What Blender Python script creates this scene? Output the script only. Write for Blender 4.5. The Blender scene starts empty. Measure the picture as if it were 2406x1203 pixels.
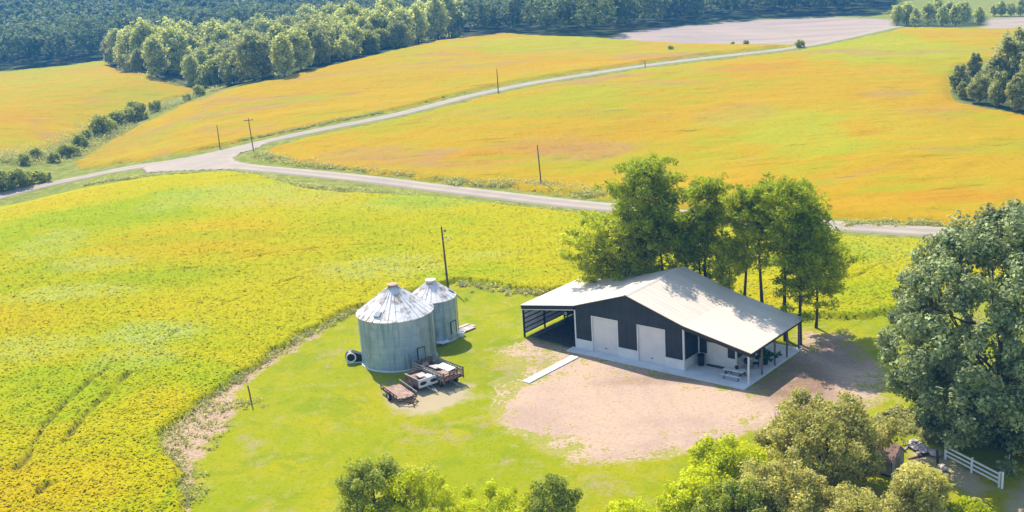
import bpy, math, random
import numpy as np
from mathutils import Matrix, Vector
R = math.radians
C = bpy.context.scene.collection
sc = bpy.context.scene

# ------------------------------------------------------------ camera, sky, sun, exposure
F, PITCH, ROLL, CAMH = 2600.0, 0.2725, -0.0655, 38.0          # focal length in photo pixels
cam_d = bpy.data.cameras.new('camera'); cam = bpy.data.objects.new('camera', cam_d); C.objects.link(cam)
cam_d.sensor_width = 36.0; cam_d.lens = F / 2406 * 36.0; cam_d.clip_start = 0.5; cam_d.clip_end = 6000
cam.matrix_world = Matrix.Translation((0, 0, CAMH)) @ Matrix.Rotation(math.pi / 2 - PITCH, 4, 'X') @ Matrix.Rotation(ROLL, 4, 'Z')
sc.camera = cam

SUN_EL = R(49.5); SUN_DIR = (-0.36, 0.933)                       # horizontal direction towards the sun
sun_d = bpy.data.lights.new('sun', 'SUN'); sun = bpy.data.objects.new('sun', sun_d); C.objects.link(sun)
sun_d.energy = 4.6; sun_d.angle = R(0.53); sun_d.color = (1.0, 0.93, 0.82)
tosun = Vector((SUN_DIR[0] * math.cos(SUN_EL), SUN_DIR[1] * math.cos(SUN_EL), math.sin(SUN_EL)))
sun.rotation_euler = tosun.to_track_quat('Z', 'Y').to_euler()
sun.location = (-60, 90, 120)
w = bpy.data.worlds.new('World'); sc.world = w; w.use_nodes = True
wn = w.node_tree.nodes; bg = wn['Background']
sky = wn.new('ShaderNodeTexSky'); sky.sky_type = 'NISHITA'; sky.sun_disc = False
sky.sun_elevation = SUN_EL; sky.sun_rotation = math.atan2(SUN_DIR[0], SUN_DIR[1])
sky.air_density = 1.3; sky.dust_density = 0.6; sky.ozone_density = 2.0
w.node_tree.links.new(sky.outputs[0], bg.inputs[0]); bg.inputs[1].default_value = 0.15
sc.view_settings.view_transform = 'Standard'; sc.view_settings.look = 'None'
sc.view_settings.exposure = 1.0; sc.view_settings.gamma = 1.0
sc.view_settings.use_curve_mapping = False
cy = sc.cycles
cy.max_bounces = 6; cy.diffuse_bounces = 3; cy.glossy_bounces = 2; cy.transmission_bounces = 4; cy.volume_bounces = 1
cy.transparent_max_bounces = 8

# ------------------------------------------------------------ terrain and photo layout
def sstep(a, b, x):
    t = np.clip((x - a) / (b - a), 0, 1); return t * t * (3 - 2 * t)
def segdist(X, Y, pts):
    d = np.full(np.shape(X), 1e9)
    for (ax, ay), (bx, by) in zip(pts[:-1], pts[1:]):
        vx, vy = bx - ax, by - ay; L = vx * vx + vy * vy + 1e-9
        t = np.clip(((X - ax) * vx + (Y - ay) * vy) / L, 0, 1)
        d = np.minimum(d, np.hypot(X - ax - t * vx, Y - ay - t * vy))
    return d
def sdf(X, Y, poly):                                           # positive inside
    X = np.asarray(X, float); Y = np.asarray(Y, float)
    p = list(poly) + [poly[0]]
    d = segdist(X, Y, p); ins = np.zeros(X.shape, bool)
    for (ax, ay), (bx, by) in zip(p[:-1], p[1:]):
        c = ((ay > Y) != (by > Y)) & (X < (bx - ax) * (Y - ay) / (by - ay + 1e-12) + ax)
        ins ^= c
    return np.where(ins, d, -d)
def vnoise(X, Y, s, seed=0):                                   # value noise, 0..1
    x = np.asarray(X, float) / s; y = np.asarray(Y, float) / s
    xi = np.floor(x).astype(np.int64); yi = np.floor(y).astype(np.int64); fx = x - xi; fy = y - yi
    fx = fx * fx * (3 - 2 * fx); fy = fy * fy * (3 - 2 * fy)
    def h(a, b):
        n = (a * 374761393 + b * 668265263 + seed * 1442695041) & 0xffffffff
        n = ((n ^ (n >> 13)) * 1274126177) & 0xffffffff
        return ((n ^ (n >> 16)) & 0xffff) / 65535.0
    return (h(xi, yi) * (1 - fx) + h(xi + 1, yi) * fx) * (1 - fy) + (h(xi, yi + 1) * (1 - fx) + h(xi + 1, yi + 1) * fx) * fy
def fbm(X, Y, s, seed=0, o=4):
    v = 0; a = .5
    for i in range(o): v = v + a * vnoise(X, Y, s / 2 ** i, seed + i * 17); a *= .5
    return v / (1 - .5 ** o)
_cp, _sp, _cr, _sr = math.cos(PITCH), math.sin(PITCH), math.cos(ROLL), math.sin(ROLL)
def ray(px, py):
    a = px - 1203; b = py - 601.5
    u = a * _cr + b * _sr; v = -a * _sr + b * _cr
    return np.array([u / F, _cp - v / F * _sp, -_sp - v / F * _cp])
def flat(px, py):
    d = ray(px, py); t = -CAMH / min(d[2], -.006); return (d[0] * t, d[1] * t)
DRAW = [flat(*p) for p in [(-300, 500), (0, 425), (120, 385), (220, 320), (300, 275), (400, 240), (520, 208), (640, 170)]]
HILLS = [(*flat(900, 190), 5, 85), (*flat(1750, 230), 5, 80), (*flat(300, 560), 1.6, 35), (*flat(1250, 120), 4, 80), (*flat(150, 230), 3, 70),
         (*flat(1500, 400), -1.5, 40), (*flat(2200, 110), 4, 60)]
def hgt(X, Y):
    X = np.asarray(X, float); Y = np.asarray(Y, float)
    near = sstep(30, 70, np.hypot(X - 8, Y - 100))
    z = np.zeros(np.broadcast(X, Y).shape)
    for (x, y, a, r) in HILLS: z = z + a * np.exp(-((X - x) ** 2 + (Y - y) ** 2) / (r * r))
    z = z - 5.0 * np.exp(-(segdist(X, Y, DRAW) / 22) ** 2)
    z = z + (fbm(X, Y, 60, 5, 2) - .5) * 1.6
    z = z * near
    z = z + (38 + 14 * fbm(X, Y, 260, 9, 2)) * sstep(620, 1300, Y - X * .5)
    return z
def at(px, py):                                                # photo pixel -> point on the ground
    d = ray(px, py); lo = 40.0; t = np.concatenate([np.arange(40, 400, 1.0), np.arange(400, 2500, 4.0)])
    z = CAMH + d[2] * t - hgt(d[0] * t, d[1] * t)
    k = np.argmax(z < 0) if (z < 0).any() else len(t) - 1
    a, b = t[max(k - 1, 0)], t[k]
    for _ in range(18):
        m = (a + b) / 2
        if CAMH + d[2] * m - float(hgt(d[0] * m, d[1] * m)) < 0: b = m
        else: a = m
    return Vector((d[0] * b, d[1] * b, float(hgt(d[0] * b, d[1] * b))))
def W(pts): return [tuple(at(*p)[:2]) for p in pts]
def project(p):
    d = Vector(p) - Vector((0, 0, CAMH))
    Z = d.y * _cp - d.z * _sp; Y = d.y * _sp + d.z * _cp
    u = F * d.x / Z; v = -F * Y / Z
    return (1203 + u * _cr - v * _sr, 601.5 + u * _sr + v * _cr)
def scale_at(p):                                               # photo pixels per metre there
    d = Vector(p) - Vector((0, 0, CAMH)); return F / (d.y * _cp - d.z * _sp)
def top_h(p, py):                                              # height so that a thing at p ends at photo row py
    lo, hi = 0, 60
    for _ in range(30):
        m = (lo + hi) / 2
        if project((p[0], p[1], p[2] + m))[1] > py: lo = m
        else: hi = m
    return lo

def resample(pts, step):
    out = [pts[0]]
    P = [Vector((*a, 0)) for a in pts]; n = len(P)
    res = []
    for i in range(n - 1):                                     # Catmull-Rom
        p0, p1, p2, p3 = P[max(i - 1, 0)], P[i], P[i + 1], P[min(i + 2, n - 1)]
        k = max(1, int((p2 - p1).length / step))
        for j in range(k):
            t = j / k; res.append(.5 * ((2 * p1) + (p2 - p0) * t + (2 * p0 - 5 * p1 + 4 * p2 - p3) * t * t + (3 * p1 - p0 - 3 * p2 + p3) * t ** 3))
    res.append(P[-1]); return [(v.x, v.y) for v in res]

# ------------------------------------------------------------ object helpers
def tag(o, label=None, cat=None, group=None, kind=None):
    if label: o['label'] = label
    if cat: o['category'] = cat
    if group: o['group'] = group
    if kind: o['kind'] = kind
    return o
def empty(name, loc, rz=0, label=None, cat=None, group=None):
    o = bpy.data.objects.new(name, None); C.objects.link(o); o.location = loc; o.rotation_euler = (0, 0, rz)
    o.empty_display_size = .5
    return tag(o, label, cat, group)
def copy_tree(o, parent=None):
    c = o.copy(); C.objects.link(c)
    if parent: c.parent = parent
    for ch in list(o.children): copy_tree(ch, c)
    return c
def npmesh(name, V, Q, mat, smooth=False, attrs=None, fattrs=None, mats=None, mi=None):
    """mesh from numpy verts (n,3) and quads/tris (m,k)"""
    me = bpy.data.meshes.new(name); V = np.ascontiguousarray(V, np.float32); Q = np.ascontiguousarray(Q, np.int32)
    m, k = Q.shape
    me.vertices.add(len(V)); me.vertices.foreach_set('co', V.ravel())
    me.loops.add(m * k); me.loops.foreach_set('vertex_index', Q.ravel())
    me.polygons.add(m); me.polygons.foreach_set('loop_start', np.arange(0, m * k, k, dtype=np.int32))
    me.update(calc_edges=True)
    if smooth: me.polygons.foreach_set('use_smooth', np.ones(m, bool))
    for n, a in (attrs or {}).items():
        at_ = me.attributes.new(n, 'FLOAT', 'POINT'); at_.data.foreach_set('value', np.ascontiguousarray(a, np.float32))
    for n, a in (fattrs or {}).items():
        at_ = me.attributes.new(n, 'FLOAT', 'FACE'); at_.data.foreach_set('value', np.ascontiguousarray(a, np.float32))
    for x in (mats or [mat]): me.materials.append(x)
    if mi is not None: me.polygons.foreach_set('material_index', np.ascontiguousarray(mi, np.int32))
    me.update()
    return me
def link(name, me, parent=None):
    o = bpy.data.objects.new(name, me); C.objects.link(o)
    if parent: o.parent = parent
    return o
class MB:
    def __init__(s): s.v = []; s.f = []
    def add(s, vs, fs):
        b = len(s.v); s.v += [tuple(v) for v in vs]; s.f += [tuple(b + i for i in f) for f in fs]; return s
    def box(s, x0, x1, y0, y1, z0, z1, M=None):
        vs = [Vector((x, y, z)) for z in (z0, z1) for (x, y) in ((x0, y0), (x1, y0), (x1, y1), (x0, y1))]
        if M: vs = [M @ v for v in vs]
        return s.add(vs, [(3, 2, 1, 0), (4, 5, 6, 7), (0, 1, 5, 4), (1, 2, 6, 5), (2, 3, 7, 6), (3, 0, 4, 7)])
    def bar(s, a, b, wx, wz=None):                             # rectangular bar from a to b
        a = Vector(a); b = Vector(b); d = (b - a); L = d.length; wz = wz or wx
        M = Matrix.Translation(a) @ d.to_track_quat('X', 'Z').to_matrix().to_4x4()
        return s.box(0, L, -wx / 2, wx / 2, -wz / 2, wz / 2, M)
    def prism(s, pts, y0, y1, M=None):                         # outline in x,z (counter-clockwise seen from -y) swept along y
        n = len(pts); vs = [Vector((x, y0, z)) for x, z in pts] + [Vector((x, y1, z)) for x, z in pts]
        if M: vs = [M @ v for v in vs]
        return s.add(vs, [tuple(range(n)), tuple(range(2 * n - 1, n - 1, -1))] + [((i + 1) % n, i, n + i, n + (i + 1) % n) for i in range(n)])
    def tube(s, pts, rad, k=8, caps=True):
        pts = [Vector(p) for p in pts]; rings = []; b = len(s.v); vs = []; fs = []
        if not hasattr(rad, '__len__'): rad = [rad] * len(pts)
        ref = Vector((.31, .17, .93))
        for i, p in enumerate(pts):
            d = (pts[min(i + 1, len(pts) - 1)] - pts[max(i - 1, 0)]).normalized()
            u = d.cross(Vector((0, 0, 1)) if abs(d.z) < .9 else Vector((1, 0, 0))).normalized(); v = d.cross(u)
            if i and u.dot(pu) < 0: u = -u; v = -v
            pu = u
            vs += [p + (u * math.cos(2 * math.pi * j / k) + v * math.sin(2 * math.pi * j / k)) * rad[i] for j in range(k)]
        for i in range(len(pts) - 1):
            for j in range(k): fs.append((i * k + j, i * k + (j + 1) % k, (i + 1) * k + (j + 1) % k, (i + 1) * k + j))
        if caps: fs += [tuple(range(k - 1, -1, -1)), tuple((len(pts) - 1) * k + j for j in range(k))]
        return s.add(vs, fs)
    def lathe(s, prof, c=(0, 0, 0), k=48, M=None):             # profile of (r,z), open ends closed when r==0
        vs = []; fs = []; n = len(prof)
        for r, z in prof:
            for j in range(k):
                v = Vector((c[0] + r * math.cos(2 * math.pi * j / k), c[1] + r * math.sin(2 * math.pi * j / k), c[2] + z)); vs.append(M @ v if M else v)
        for i in range(n - 1):
            for j in range(k): fs.append((i * k + j, i * k + (j + 1) % k, (i + 1) * k + (j + 1) % k, (i + 1) * k + j))
        return s.add(vs, fs)
    def build(s, name, mat, parent=None, smooth=False, bevel=0):
        me = bpy.data.meshes.new(name); me.from_pydata(s.v, [], s.f); me.materials.append(mat)
        if smooth: me.polygons.foreach_set('use_smooth', [True] * len(me.polygons)); me.set_sharp_from_angle(angle=R(40))
        me.update()
        o = link(name, me, parent)
        if bevel: b = o.modifiers.new('bevel', 'BEVEL'); b.width = bevel; b.segments = 2; b.limit_method = 'ANGLE'
        return o

# ------------------------------------------------------------ materials
class Mat:
    def __init__(s, name):
        s.m = bpy.data.materials.new(name); s.m.use_nodes = True; s.t = s.m.node_tree; s.t.nodes.clear()
        s.out = s.n('OutputMaterial')
    def n(s, typ, ins=None, **pr):
        nd = s.t.nodes.new('ShaderNode' + typ)
        for k, v in pr.items(): setattr(nd, k, v)
        for k, v in (ins or {}).items():
            sk = nd.inputs[k]
            if hasattr(v, 'is_output'): s.t.links.new(v, sk)
            else: sk.default_value = (*v, 1) if isinstance(v, tuple) and len(v) == 3 and sk.type == 'RGBA' else v
        return nd
    def mix(s, f, a, b, mode='MIX'):
        return s.n('Mix', {0: f, 6: a, 7: b}, data_type='RGBA', blend_type=mode).outputs[2]
    def math(s, op, a, b=0.0, c=0.0, clamp=False):
        return s.n('Math', {0: a, 1: b, 2: c}, operation=op, use_clamp=clamp).outputs[0]
    def mr(s, v, a, b, c=0.0, d=1.0, smooth=True):
        return s.n('MapRange', {0: v, 1: a, 2: b, 3: c, 4: d}, interpolation_type='SMOOTHSTEP' if smooth else 'LINEAR').outputs[0]
    def attr(s, nm): return s.n('Attribute', attribute_name=nm).outputs['Fac']
    def pos(s): return s.n('NewGeometry').outputs['Position']
    def obj(s): return s.n('TexCoord').outputs['Object']
    def map(s, v, sc_=(1, 1, 1), rot=(0, 0, 0)): return s.n('Mapping', {'Vector': v, 'Scale': sc_, 'Rotation': rot}).outputs[0]
    def noise(s, v, sc_, det=4.0, rough=.55, dist=0.0): return s.n('TexNoise', {'Vector': v, 'Scale': sc_, 'Detail': det, 'Roughness': rough, 'Distortion': dist}).outputs['Fac']
    def bump(s, h, st=.5, d=.1): return s.n('Bump', {'Height': h, 'Strength': st, 'Distance': d}).outputs[0]
    def bsdf(s, col, rough=.8, nrm=None, metal=0.0, spec=.3):
        ins = {'Base Color': col, 'Roughness': rough, 'Metallic': metal, 'Specular IOR Level': spec}
        if nrm is not None: ins['Normal'] = nrm
        b = s.n('BsdfPrincipled', ins); s.t.links.new(b.outputs[0], s.out.inputs[0]); return b
    def surf(s, sh): s.t.links.new(sh, s.out.inputs[0]); return s.m
def simple(name, col, rough=.7, var=.25, sc_=3.0, metal=0.0, spec=.3, bump=0.0, col2=None, thr=(.35, .7)):
    m = Mat(name); p = m.obj(); nz = m.noise(p, sc_, 6, .6)
    c2 = col2 or tuple(c * (1 - var) for c in col)
    c = m.mix(m.mr(nz, *thr), col, c2)
    fine = m.noise(p, sc_ * 9, 3); c = m.mix(m.mr(fine, .3, .7, 0, var * .7), c, tuple(x * .55 for x in col))
    m.bsdf(c, rough, m.bump(fine, bump, .02) if bump else None, metal, spec); return m.m
def leaf_mat(name, c1, c2, trans=.35, c3=None):
    m = Mat(name); t = m.attr('tint'); c = m.mix(t, c1, c2)
    rnd = m.n('ObjectInfo').outputs['Random']
    c = m.mix(m.math('MULTIPLY', rnd, .35), c, c3 or tuple(x * .7 for x in c1))
    d = m.n('BsdfPrincipled', {'Base Color': c, 'Roughness': .6, 'Specular IOR Level': .12}).outputs[0]
    tr = m.n('BsdfTranslucent', {'Color': m.mix(.5, c, (c2[0] * 1.2, c2[1] * 1.2, c2[2] * .6))}).outputs[0]
    return m.surf(m.n('MixShader', {0: trans, 1: d, 2: tr}).outputs[0])
M = {}
M['bark'] = simple('bark', (.10, .075, .055), .9, .5, 6, bump=.6)
M['pine_bark'] = simple('pine_bark', (.085, .062, .05), .9, .5, 6, bump=.6)

# ------------------------------------------------------------ foliage builders
def leaves(rng, Cn, Rd, N, size, aspect=1.6, outw=.6, up=.5, shell=.45, flatz=1.0, tint_up=.0, ctint=None):
    """N leaf faces for each clump centre; returns verts, quads, tint"""
    Cn = np.asarray(Cn, float); Rd = np.asarray(Rd, float); idx = np.repeat(np.arange(len(Cn)), N); n = len(idx)
    o = rng.normal(size=(n, 3)); o /= np.linalg.norm(o, axis=1)[:, None]
    rr = rng.random(n) ** shell
    o2 = o * rr[:, None] * Rd[idx][:, None]; o2[:, 2] *= flatz
    P = Cn[idx] + o2
    nr = o * outw + rng.normal(size=(n, 3)) * .55 + np.array([0, 0, up]); nr /= np.linalg.norm(nr, axis=1)[:, None]
    a = np.cross(nr, rng.normal(size=(n, 3))); a /= np.linalg.norm(a, axis=1)[:, None] + 1e-9; b = np.cross(nr, a)
    s = size * (.45 + 1.1 * rng.random(n) ** 1.5); a *= (s * .5 * aspect ** .5)[:, None]; b *= (s * .5 / aspect ** .5)[:, None]
    V = np.stack([P + a, P + b, P - a * .9, P - b], 1).reshape(-1, 3); Q = np.arange(n * 4).reshape(n, 4)
    ct = (rng.random(len(Cn)) if ctint is None else ctint)[idx]
    t = np.clip(.5 * ct + .65 * rng.random(n) ** 1.6 + tint_up * o[:, 2] * rr, 0, 1)
    return V, Q, t
def cat(parts):
    V = []; Q = []; T = []; b = 0
    for v, q, t in parts: V.append(v); Q.append(q + b); T.append(t); b += len(v)
    return np.concatenate(V), np.concatenate(Q), np.concatenate(T)
def ellipsoid_clumps(rng, n, r, zc, rz, bottom=-.7, lump=.25, inner=.25):
    """clump centres near an uneven ellipsoid's surface; r may be (rx,ry)"""
    o = rng.normal(size=(n * 3, 3)); o /= np.linalg.norm(o, axis=1)[:, None]; o = o[o[:, 2] > bottom][:n]
    az = np.arctan2(o[:, 1], o[:, 0]); k = 1 + lump * (np.sin(az * 3 + rng.random() * 6) * .5 + np.sin(az * 5 + o[:, 2] * 4 + rng.random() * 6) * .5)
    s = (1 - inner * rng.random(len(o)) ** 1.5 - (rng.random(len(o)) < .22) * .3) * k
    rx, ry = r if hasattr(r, '__len__') else (r, r)
    return np.stack([o[:, 0] * rx * s, o[:, 1] * ry * s, zc + o[:, 2] * rz * (s * .5 + .5)], 1)
def limbs_mb(rng, mb, targets, h0, h1, r0, bend=.3):
    """trunk plus limbs reaching towards crown clumps"""
    mb.tube([(0, 0, -.3), (rng.normal() * .04, rng.normal() * .04, h0 * .5), (rng.normal() * .08, rng.normal() * .08, h0), (rng.normal() * .1, rng.normal() * .1, h1)],
            [r0 * 1.35, r0, r0 * .8, r0 * .15], 8)
    for t in targets:
        t = Vector(t); z = h0 * .7 + (h1 - h0) * .6 * rng.random(); z = min(z, t.z * .95)
        a = Vector((0, 0, z)); m = a.lerp(t, .5) + Vector((0, 0, -.08 * (t - a).length)) + Vector(rng.normal(size=3)) * .05
        mb.tube([a, m, t], [r0 * .42, r0 * .25, r0 * .06], 5, False)
def broadleaf(name, label, cat_, loc, h, r, mat, seed=0, nclump=80, per=90, leaf=.3, cr=.9, crown_from=.25, group=None, bark=None, lump=.25, root=None, ry=None, multi=1, shell=.45, cone=0.0, skirt=0):
    rng = np.random.default_rng(seed)
    zb = h * crown_from; zc = (zb + h) / 2 ; rz = (h - zb) / 2
    cl = ellipsoid_clumps(rng, nclump, (max(r - cr * .5, .2), max((ry or r) - cr * .5, .2)), zc, max(rz - cr * .4, .2), -.85, lump)
    if cone: k = 1 - cone * np.clip((cl[:, 2] - zb) / (h - zb), 0, 1); cl[:, 0] *= k; cl[:, 1] *= k
    rd = cr * (.65 + .6 * rng.random(len(cl)))
    if skirt:
        a_ = rng.random(skirt) * 6.283; q_ = r * (.15 + .42 * rng.random(skirt)); cl = np.concatenate([cl, np.stack([np.cos(a_) * q_, np.sin(a_) * q_, h * (.03 + .2 * rng.random(skirt))], 1)]); rd = np.concatenate([rd, cr * (.8 + .5 * rng.random(skirt))])
    zm = np.quantile(cl[:, 2] + .8 * rd, .985)
    if zm > h: cl[:, 2] *= h / zm
    rm = np.quantile(np.hypot(cl[:, 0], cl[:, 1]) + .8 * rd, .96); cl[:, :2] *= r / rm
    V, Q, T = leaves(rng, cl, rd, per, leaf, shell=shell)
    o = root or empty(name, loc, 0, label, cat_, group)
    link('crown', npmesh('crown', V, Q, mat, fattrs={'tint': T}), o)
    mb = MB()
    for i in range(multi):
        m2 = MB(); sel = cl[rng.choice(len(cl), min(14, len(cl)), False)]
        limbs_mb(rng, m2, sel, zb + rz * .4, h * .85, max(.05, h * .018) / multi ** .5)
        if multi > 1: dx, dy = rng.normal(size=2) * .25; m2.v = [(x + dx + dx * z * .3, y + dy + dy * z * .3, z) for x, y, z in m2.v]
        mb.add(m2.v, m2.f)
    mb.build('trunk', bark or M['bark'], o, True)
    return o
def pine(name, label, loc, h, r, seed, mat, crown_from=.3, lean=(0, 0), dens=1.0, group=None, tipr=.6, fork=False):
    rng = np.random.default_rng(seed); o = empty(name, loc, rng.random() * 6, label, 'pine tree', group)
    mb = MB(); n = 9; ph = rng.random() * 6
    def axis(z):
        t = z / h; return Vector((lean[0] * t + .25 * math.sin(t * 4 + ph), lean[1] * t + .25 * math.cos(t * 3.3 + ph), z))
    zs = [h * i / n for i in range(n + 1)]; zs[0] = -.3
    r0 = .012 * h + .04
    mb.tube([axis(z) for z in zs], [r0 * (1.25 if i == 0 else 1 - .88 * i / n) for i in range(n + 1)], 8)
    Cn = []; Rd = []
    z = h * crown_from
    while z < h * .985:
        t = (z - h * crown_from) / (h * (1 - crown_from))
        prof = (.55 + .75 * t - 1.15 * max(0, t - .55) ** 1.4 * 2.0) if t < .95 else .22
        L = r * max(.2, min(1, prof)) * (.7 + .5 * rng.random())
        k = (3 if crown_from > .2 else 5) if t < .3 else 4
        a0 = rng.random() * 6
        for j in range(k):
            if rng.random() > (.42 + .5 * t) * dens + .1: continue
            a = a0 + j * 2 * math.pi / k + rng.normal() * .35; L2 = L * (.65 + .5 * rng.random())
            s = axis(z); e = s + Vector((math.cos(a) * L2, math.sin(a) * L2, L2 * (.05 + .5 * t) + rng.normal() * .2))
            mid = s.lerp(e, .55) + Vector((0, 0, -.06 * L2))
            mb.tube([s, mid, e], [r0 * .3 * (1 - .6 * t), r0 * .17, r0 * .05], 5, False)
            nt = max(2, int(L2 * (1.5 + .6 * (t > .25))))
            for q in range(nt):
                f = .35 + .65 * (q + rng.random()) / nt
                p = (s.lerp(mid, f / .55) if f < .55 else mid.lerp(e, (f - .55) / .45))
                Cn.append(np.array(p) + rng.normal(size=3) * np.array([.35, .35, .15]) + np.array([0, 0, .15])); Rd.append(tipr * (.7 + .6 * rng.random()))
        z += h * .036 * (1.25 - .4 * t)
    for q in range(6): Cn.append(np.array(axis(h)) + rng.normal(size=3) * .25 * np.array([1, 1, 1]) - np.array([0, 0, .15 * q])); Rd.append(tipr * .8)
    V, Q, T = leaves(rng, Cn, Rd, 62, .22, aspect=3.4, outw=.2, up=.2, shell=.4, flatz=.75)
    link('crown', npmesh('crown', V, Q, mat, fattrs={'tint': T}), o)
    mb.build('trunk', M['pine_bark'], o, True)
    return o

# ------------------------------------------------------------ ground
BX_, BY_, BYAW_ = 5.6415, 101.1823, -0.6999
def graded(a, b, s0, grow, lim0, lim1):
    xs = list(np.arange(a, b + 1e-6, s0)); s = s0; x = xs[-1]
    while x < lim1: s = min(s * grow, 60); x += s; xs.append(x)
    s = s0; x = a; lo = []
    while x > lim0: s = min(s * grow, 60); x -= s; lo.append(x)
    return np.array(lo[::-1] + xs)
gx = graded(-45, 45, .45, 1.035, -2000, 2000); gy = graded(62, 128, .45, 1.022, 20, 3000)
GX, GY = np.meshgrid(gx, gy); GZ = hgt(GX, GY)
ny, nx = GX.shape
P_DIRT = W([(1150, 905), (1185, 870), (1165, 825), (1225, 797), (1250, 790), (1345, 815), (1560, 850), (1740, 905), (1800, 880), (1870, 800), (1880, 775), (1990, 783), (2065, 850), (2090, 890), (2075, 945), (2010, 985), (1900, 1000),
            (1830, 995), (1790, 1015), (1690, 1050), (1560, 1078), (1430, 1092), (1330, 1088), (1270, 1060), (1225, 1030), (1160, 995), (1135, 955)])
P_WEED = W([(375, 1050), (400, 1000), (470, 950), (540, 905), (640, 835), (760, 770), (765, 775), (650, 845), (590, 890), (555, 930), (545, 985), (485, 1045), (450, 1110), (440, 1250), (425, 1250), (425, 1120)])
P_BARE = W([(890, 925), (960, 905), (1040, 890), (1110, 905), (1090, 940), (1000, 975), (930, 965)])
P_PURPLE = W([(1445, 82), (1560, 64), (1700, 52), (1850, 44), (1980, 40), (2095, 47), (2112, 62), (2000, 84), (1900, 104), (1750, 104), (1600, 102), (1440, 92)])
P_PURPLE2 = W([(2300, 70), (2318, 44), (2600, 36), (2600, 64), (2406, 69)])
P_BARE2 = W([(2140, 1060), (2200, 1050), (2235, 1085), (2290, 1115), (2320, 1150), (2300, 1190), (2240, 1130), (2190, 1090), (2140, 1085)])
P_BARE3 = W([(2400, 1130), (2470, 1100), (2500, 1250), (2400, 1250), (2370, 1180)])
FOREST_FRONT = W([(-500, 235), (0, 167), (120, 157), (250, 140)]) + W([(420, 120), (900, 100), (1060, 92), (1110, 88), (1180, 79), (1290, 85), (1438, 88)])[0:] + W([(1452, 79), (1600, 58), (1750, 46), (1900, 38), (2060, 36), (2098, 20)])
P_FOREST = FOREST_FRONT + [(330, 900), (300, 1500), (-1100, 1500), (-900, 500)]
P_WOOD = W([(252, 140), (270, 165), (320, 182), (400, 195), (490, 208), (545, 203), (640, 190), (760, 160), (900, 125), (1000, 103), (1062, 92), (1100, 70), (900, 88), (700, 104), (500, 118), (380, 128)])
P_GROVE = W([(2228, 205), (2245, 236), (2320, 252), (2400, 268), (2600, 290), (2600, 150), (2400, 150), (2240, 175)])
P_CLUMP = W([(2100, 62), (2200, 66), (2312, 62), (2320, 36), (2100, 36)])
fl = lambda p: sdf(GX, GY, p)
d_dirt = fl(P_DIRT); d_weed = fl(P_WEED); d_bare = np.maximum(np.maximum(fl(P_BARE), fl(P_BARE2)), fl(P_BARE3))
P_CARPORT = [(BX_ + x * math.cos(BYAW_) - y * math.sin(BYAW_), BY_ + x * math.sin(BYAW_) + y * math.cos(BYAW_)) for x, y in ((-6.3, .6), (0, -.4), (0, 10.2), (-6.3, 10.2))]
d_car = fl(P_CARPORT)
d_for = np.maximum(np.maximum(fl(P_FOREST), fl(P_WOOD)), np.maximum(fl(P_GROVE), fl(P_CLUMP)))
d_pur = np.maximum(fl(P_PURPLE), fl(P_PURPLE2))
def soft(lst):
    v = np.zeros(GX.shape)
    for cx, cy, rx, ry, a in lst:
        c = at(cx, cy); ra = (at(cx + rx, cy) - c).length; rb = (at(cx, cy - ry) - c).length
        v = np.maximum(v, a * sstep(1.3, .5, np.hypot((GX - c.x) / ra, (GY - c.y) / rb)))
    return v
grassy = soft([(1250, 870, 130, 45, 1.0), (1450, 890, 100, 25, .6), (1300, 1040, 90, 40, .6), (1150, 950, 60, 40, .6)])
damp = soft([(1850, 890, 130, 60, 1.0), (1990, 830, 80, 40, .7), (1300, 800, 60, 20, .5), (1560, 890, 180, 14, .5)])  # darker brown soil, with part of the roof and tree shade painted in
RUTS = [resample(W(t), 1) for t in ([(2060, 905), (1960, 915), (1860, 955), (1740, 1000), (1600, 1040), (1450, 1060)], [(2060, 890), (1940, 902), (1830, 935), (1700, 975), (1560, 1005), (1420, 1010), (1330, 985)],
    [(1420, 870), (1430, 920), (1480, 980), (1580, 1020), (1700, 1030)], [(1535, 890), (1545, 930), (1590, 985), (1680, 1010)], [(1180, 960), (1260, 990), (1360, 1040), (1500, 1055)])]
rut = np.zeros(GX.shape); nb = (np.abs(GX - 15) < 45) & (np.abs(GY - 90) < 40)
for T in RUTS: d_ = segdist(GX[nb], GY[nb], T); rut[nb] = np.maximum(rut[nb], sstep(1.3, .75, np.abs(d_ - 0)) * sstep(.2, .7, d_))
yard = sstep(70, 35, np.hypot(GX - 5, GY - 92))
m = Mat('ground'); p = m.pos()
n5 = m.noise(m.map(p, (1, .6, 1), (0, 0, .7)), 1.7, 4, .75); n1 = m.noise(p, .11, 5); n2 = m.noise(p, .6, 6, .65); n3 = m.noise(p, 3.2, 5, .7); n4 = m.noise(p, 12.0, 3, .7)
lawn = m.mix(m.mr(n1, .38, .64), (.225, .245, .002), (.29, .262, .005))
lawn = m.mix(m.mr(m.noise(p, .22, 4, .6, .8), .46, .66, 0, .8), lawn, (.17, .215, .004))
lawn = m.mix(m.math('MULTIPLY', m.mr(n2, .5, .7), .7), lawn, (.29, .265, .06))
lawn = m.mix(m.mr(m.noise(p, .16, 6, .7, .4), .56, .68, 0, .8), lawn, (.30, .23, .10))
lawn = m.mix(m.mr(n5, .52, .72, 0, .55), lawn, (.13, .17, .004))
lawn = m.mix(m.mr(n3, .48, .72, 0, .65), lawn, (.12, .16, .01))
lawn = m.mix(m.mr(n4, .45, .75, 0, .35), lawn, (.08, .10, .008))
verge = m.mix(m.mr(n2, .35, .65), (.13, .16, .02), (.24, .23, .05)); verge = m.mix(m.mr(n3, .5, .75, 0, .7), verge, (.05, .08, .015))
g = m.mix(m.attr('yard'), verge, lawn)
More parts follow.
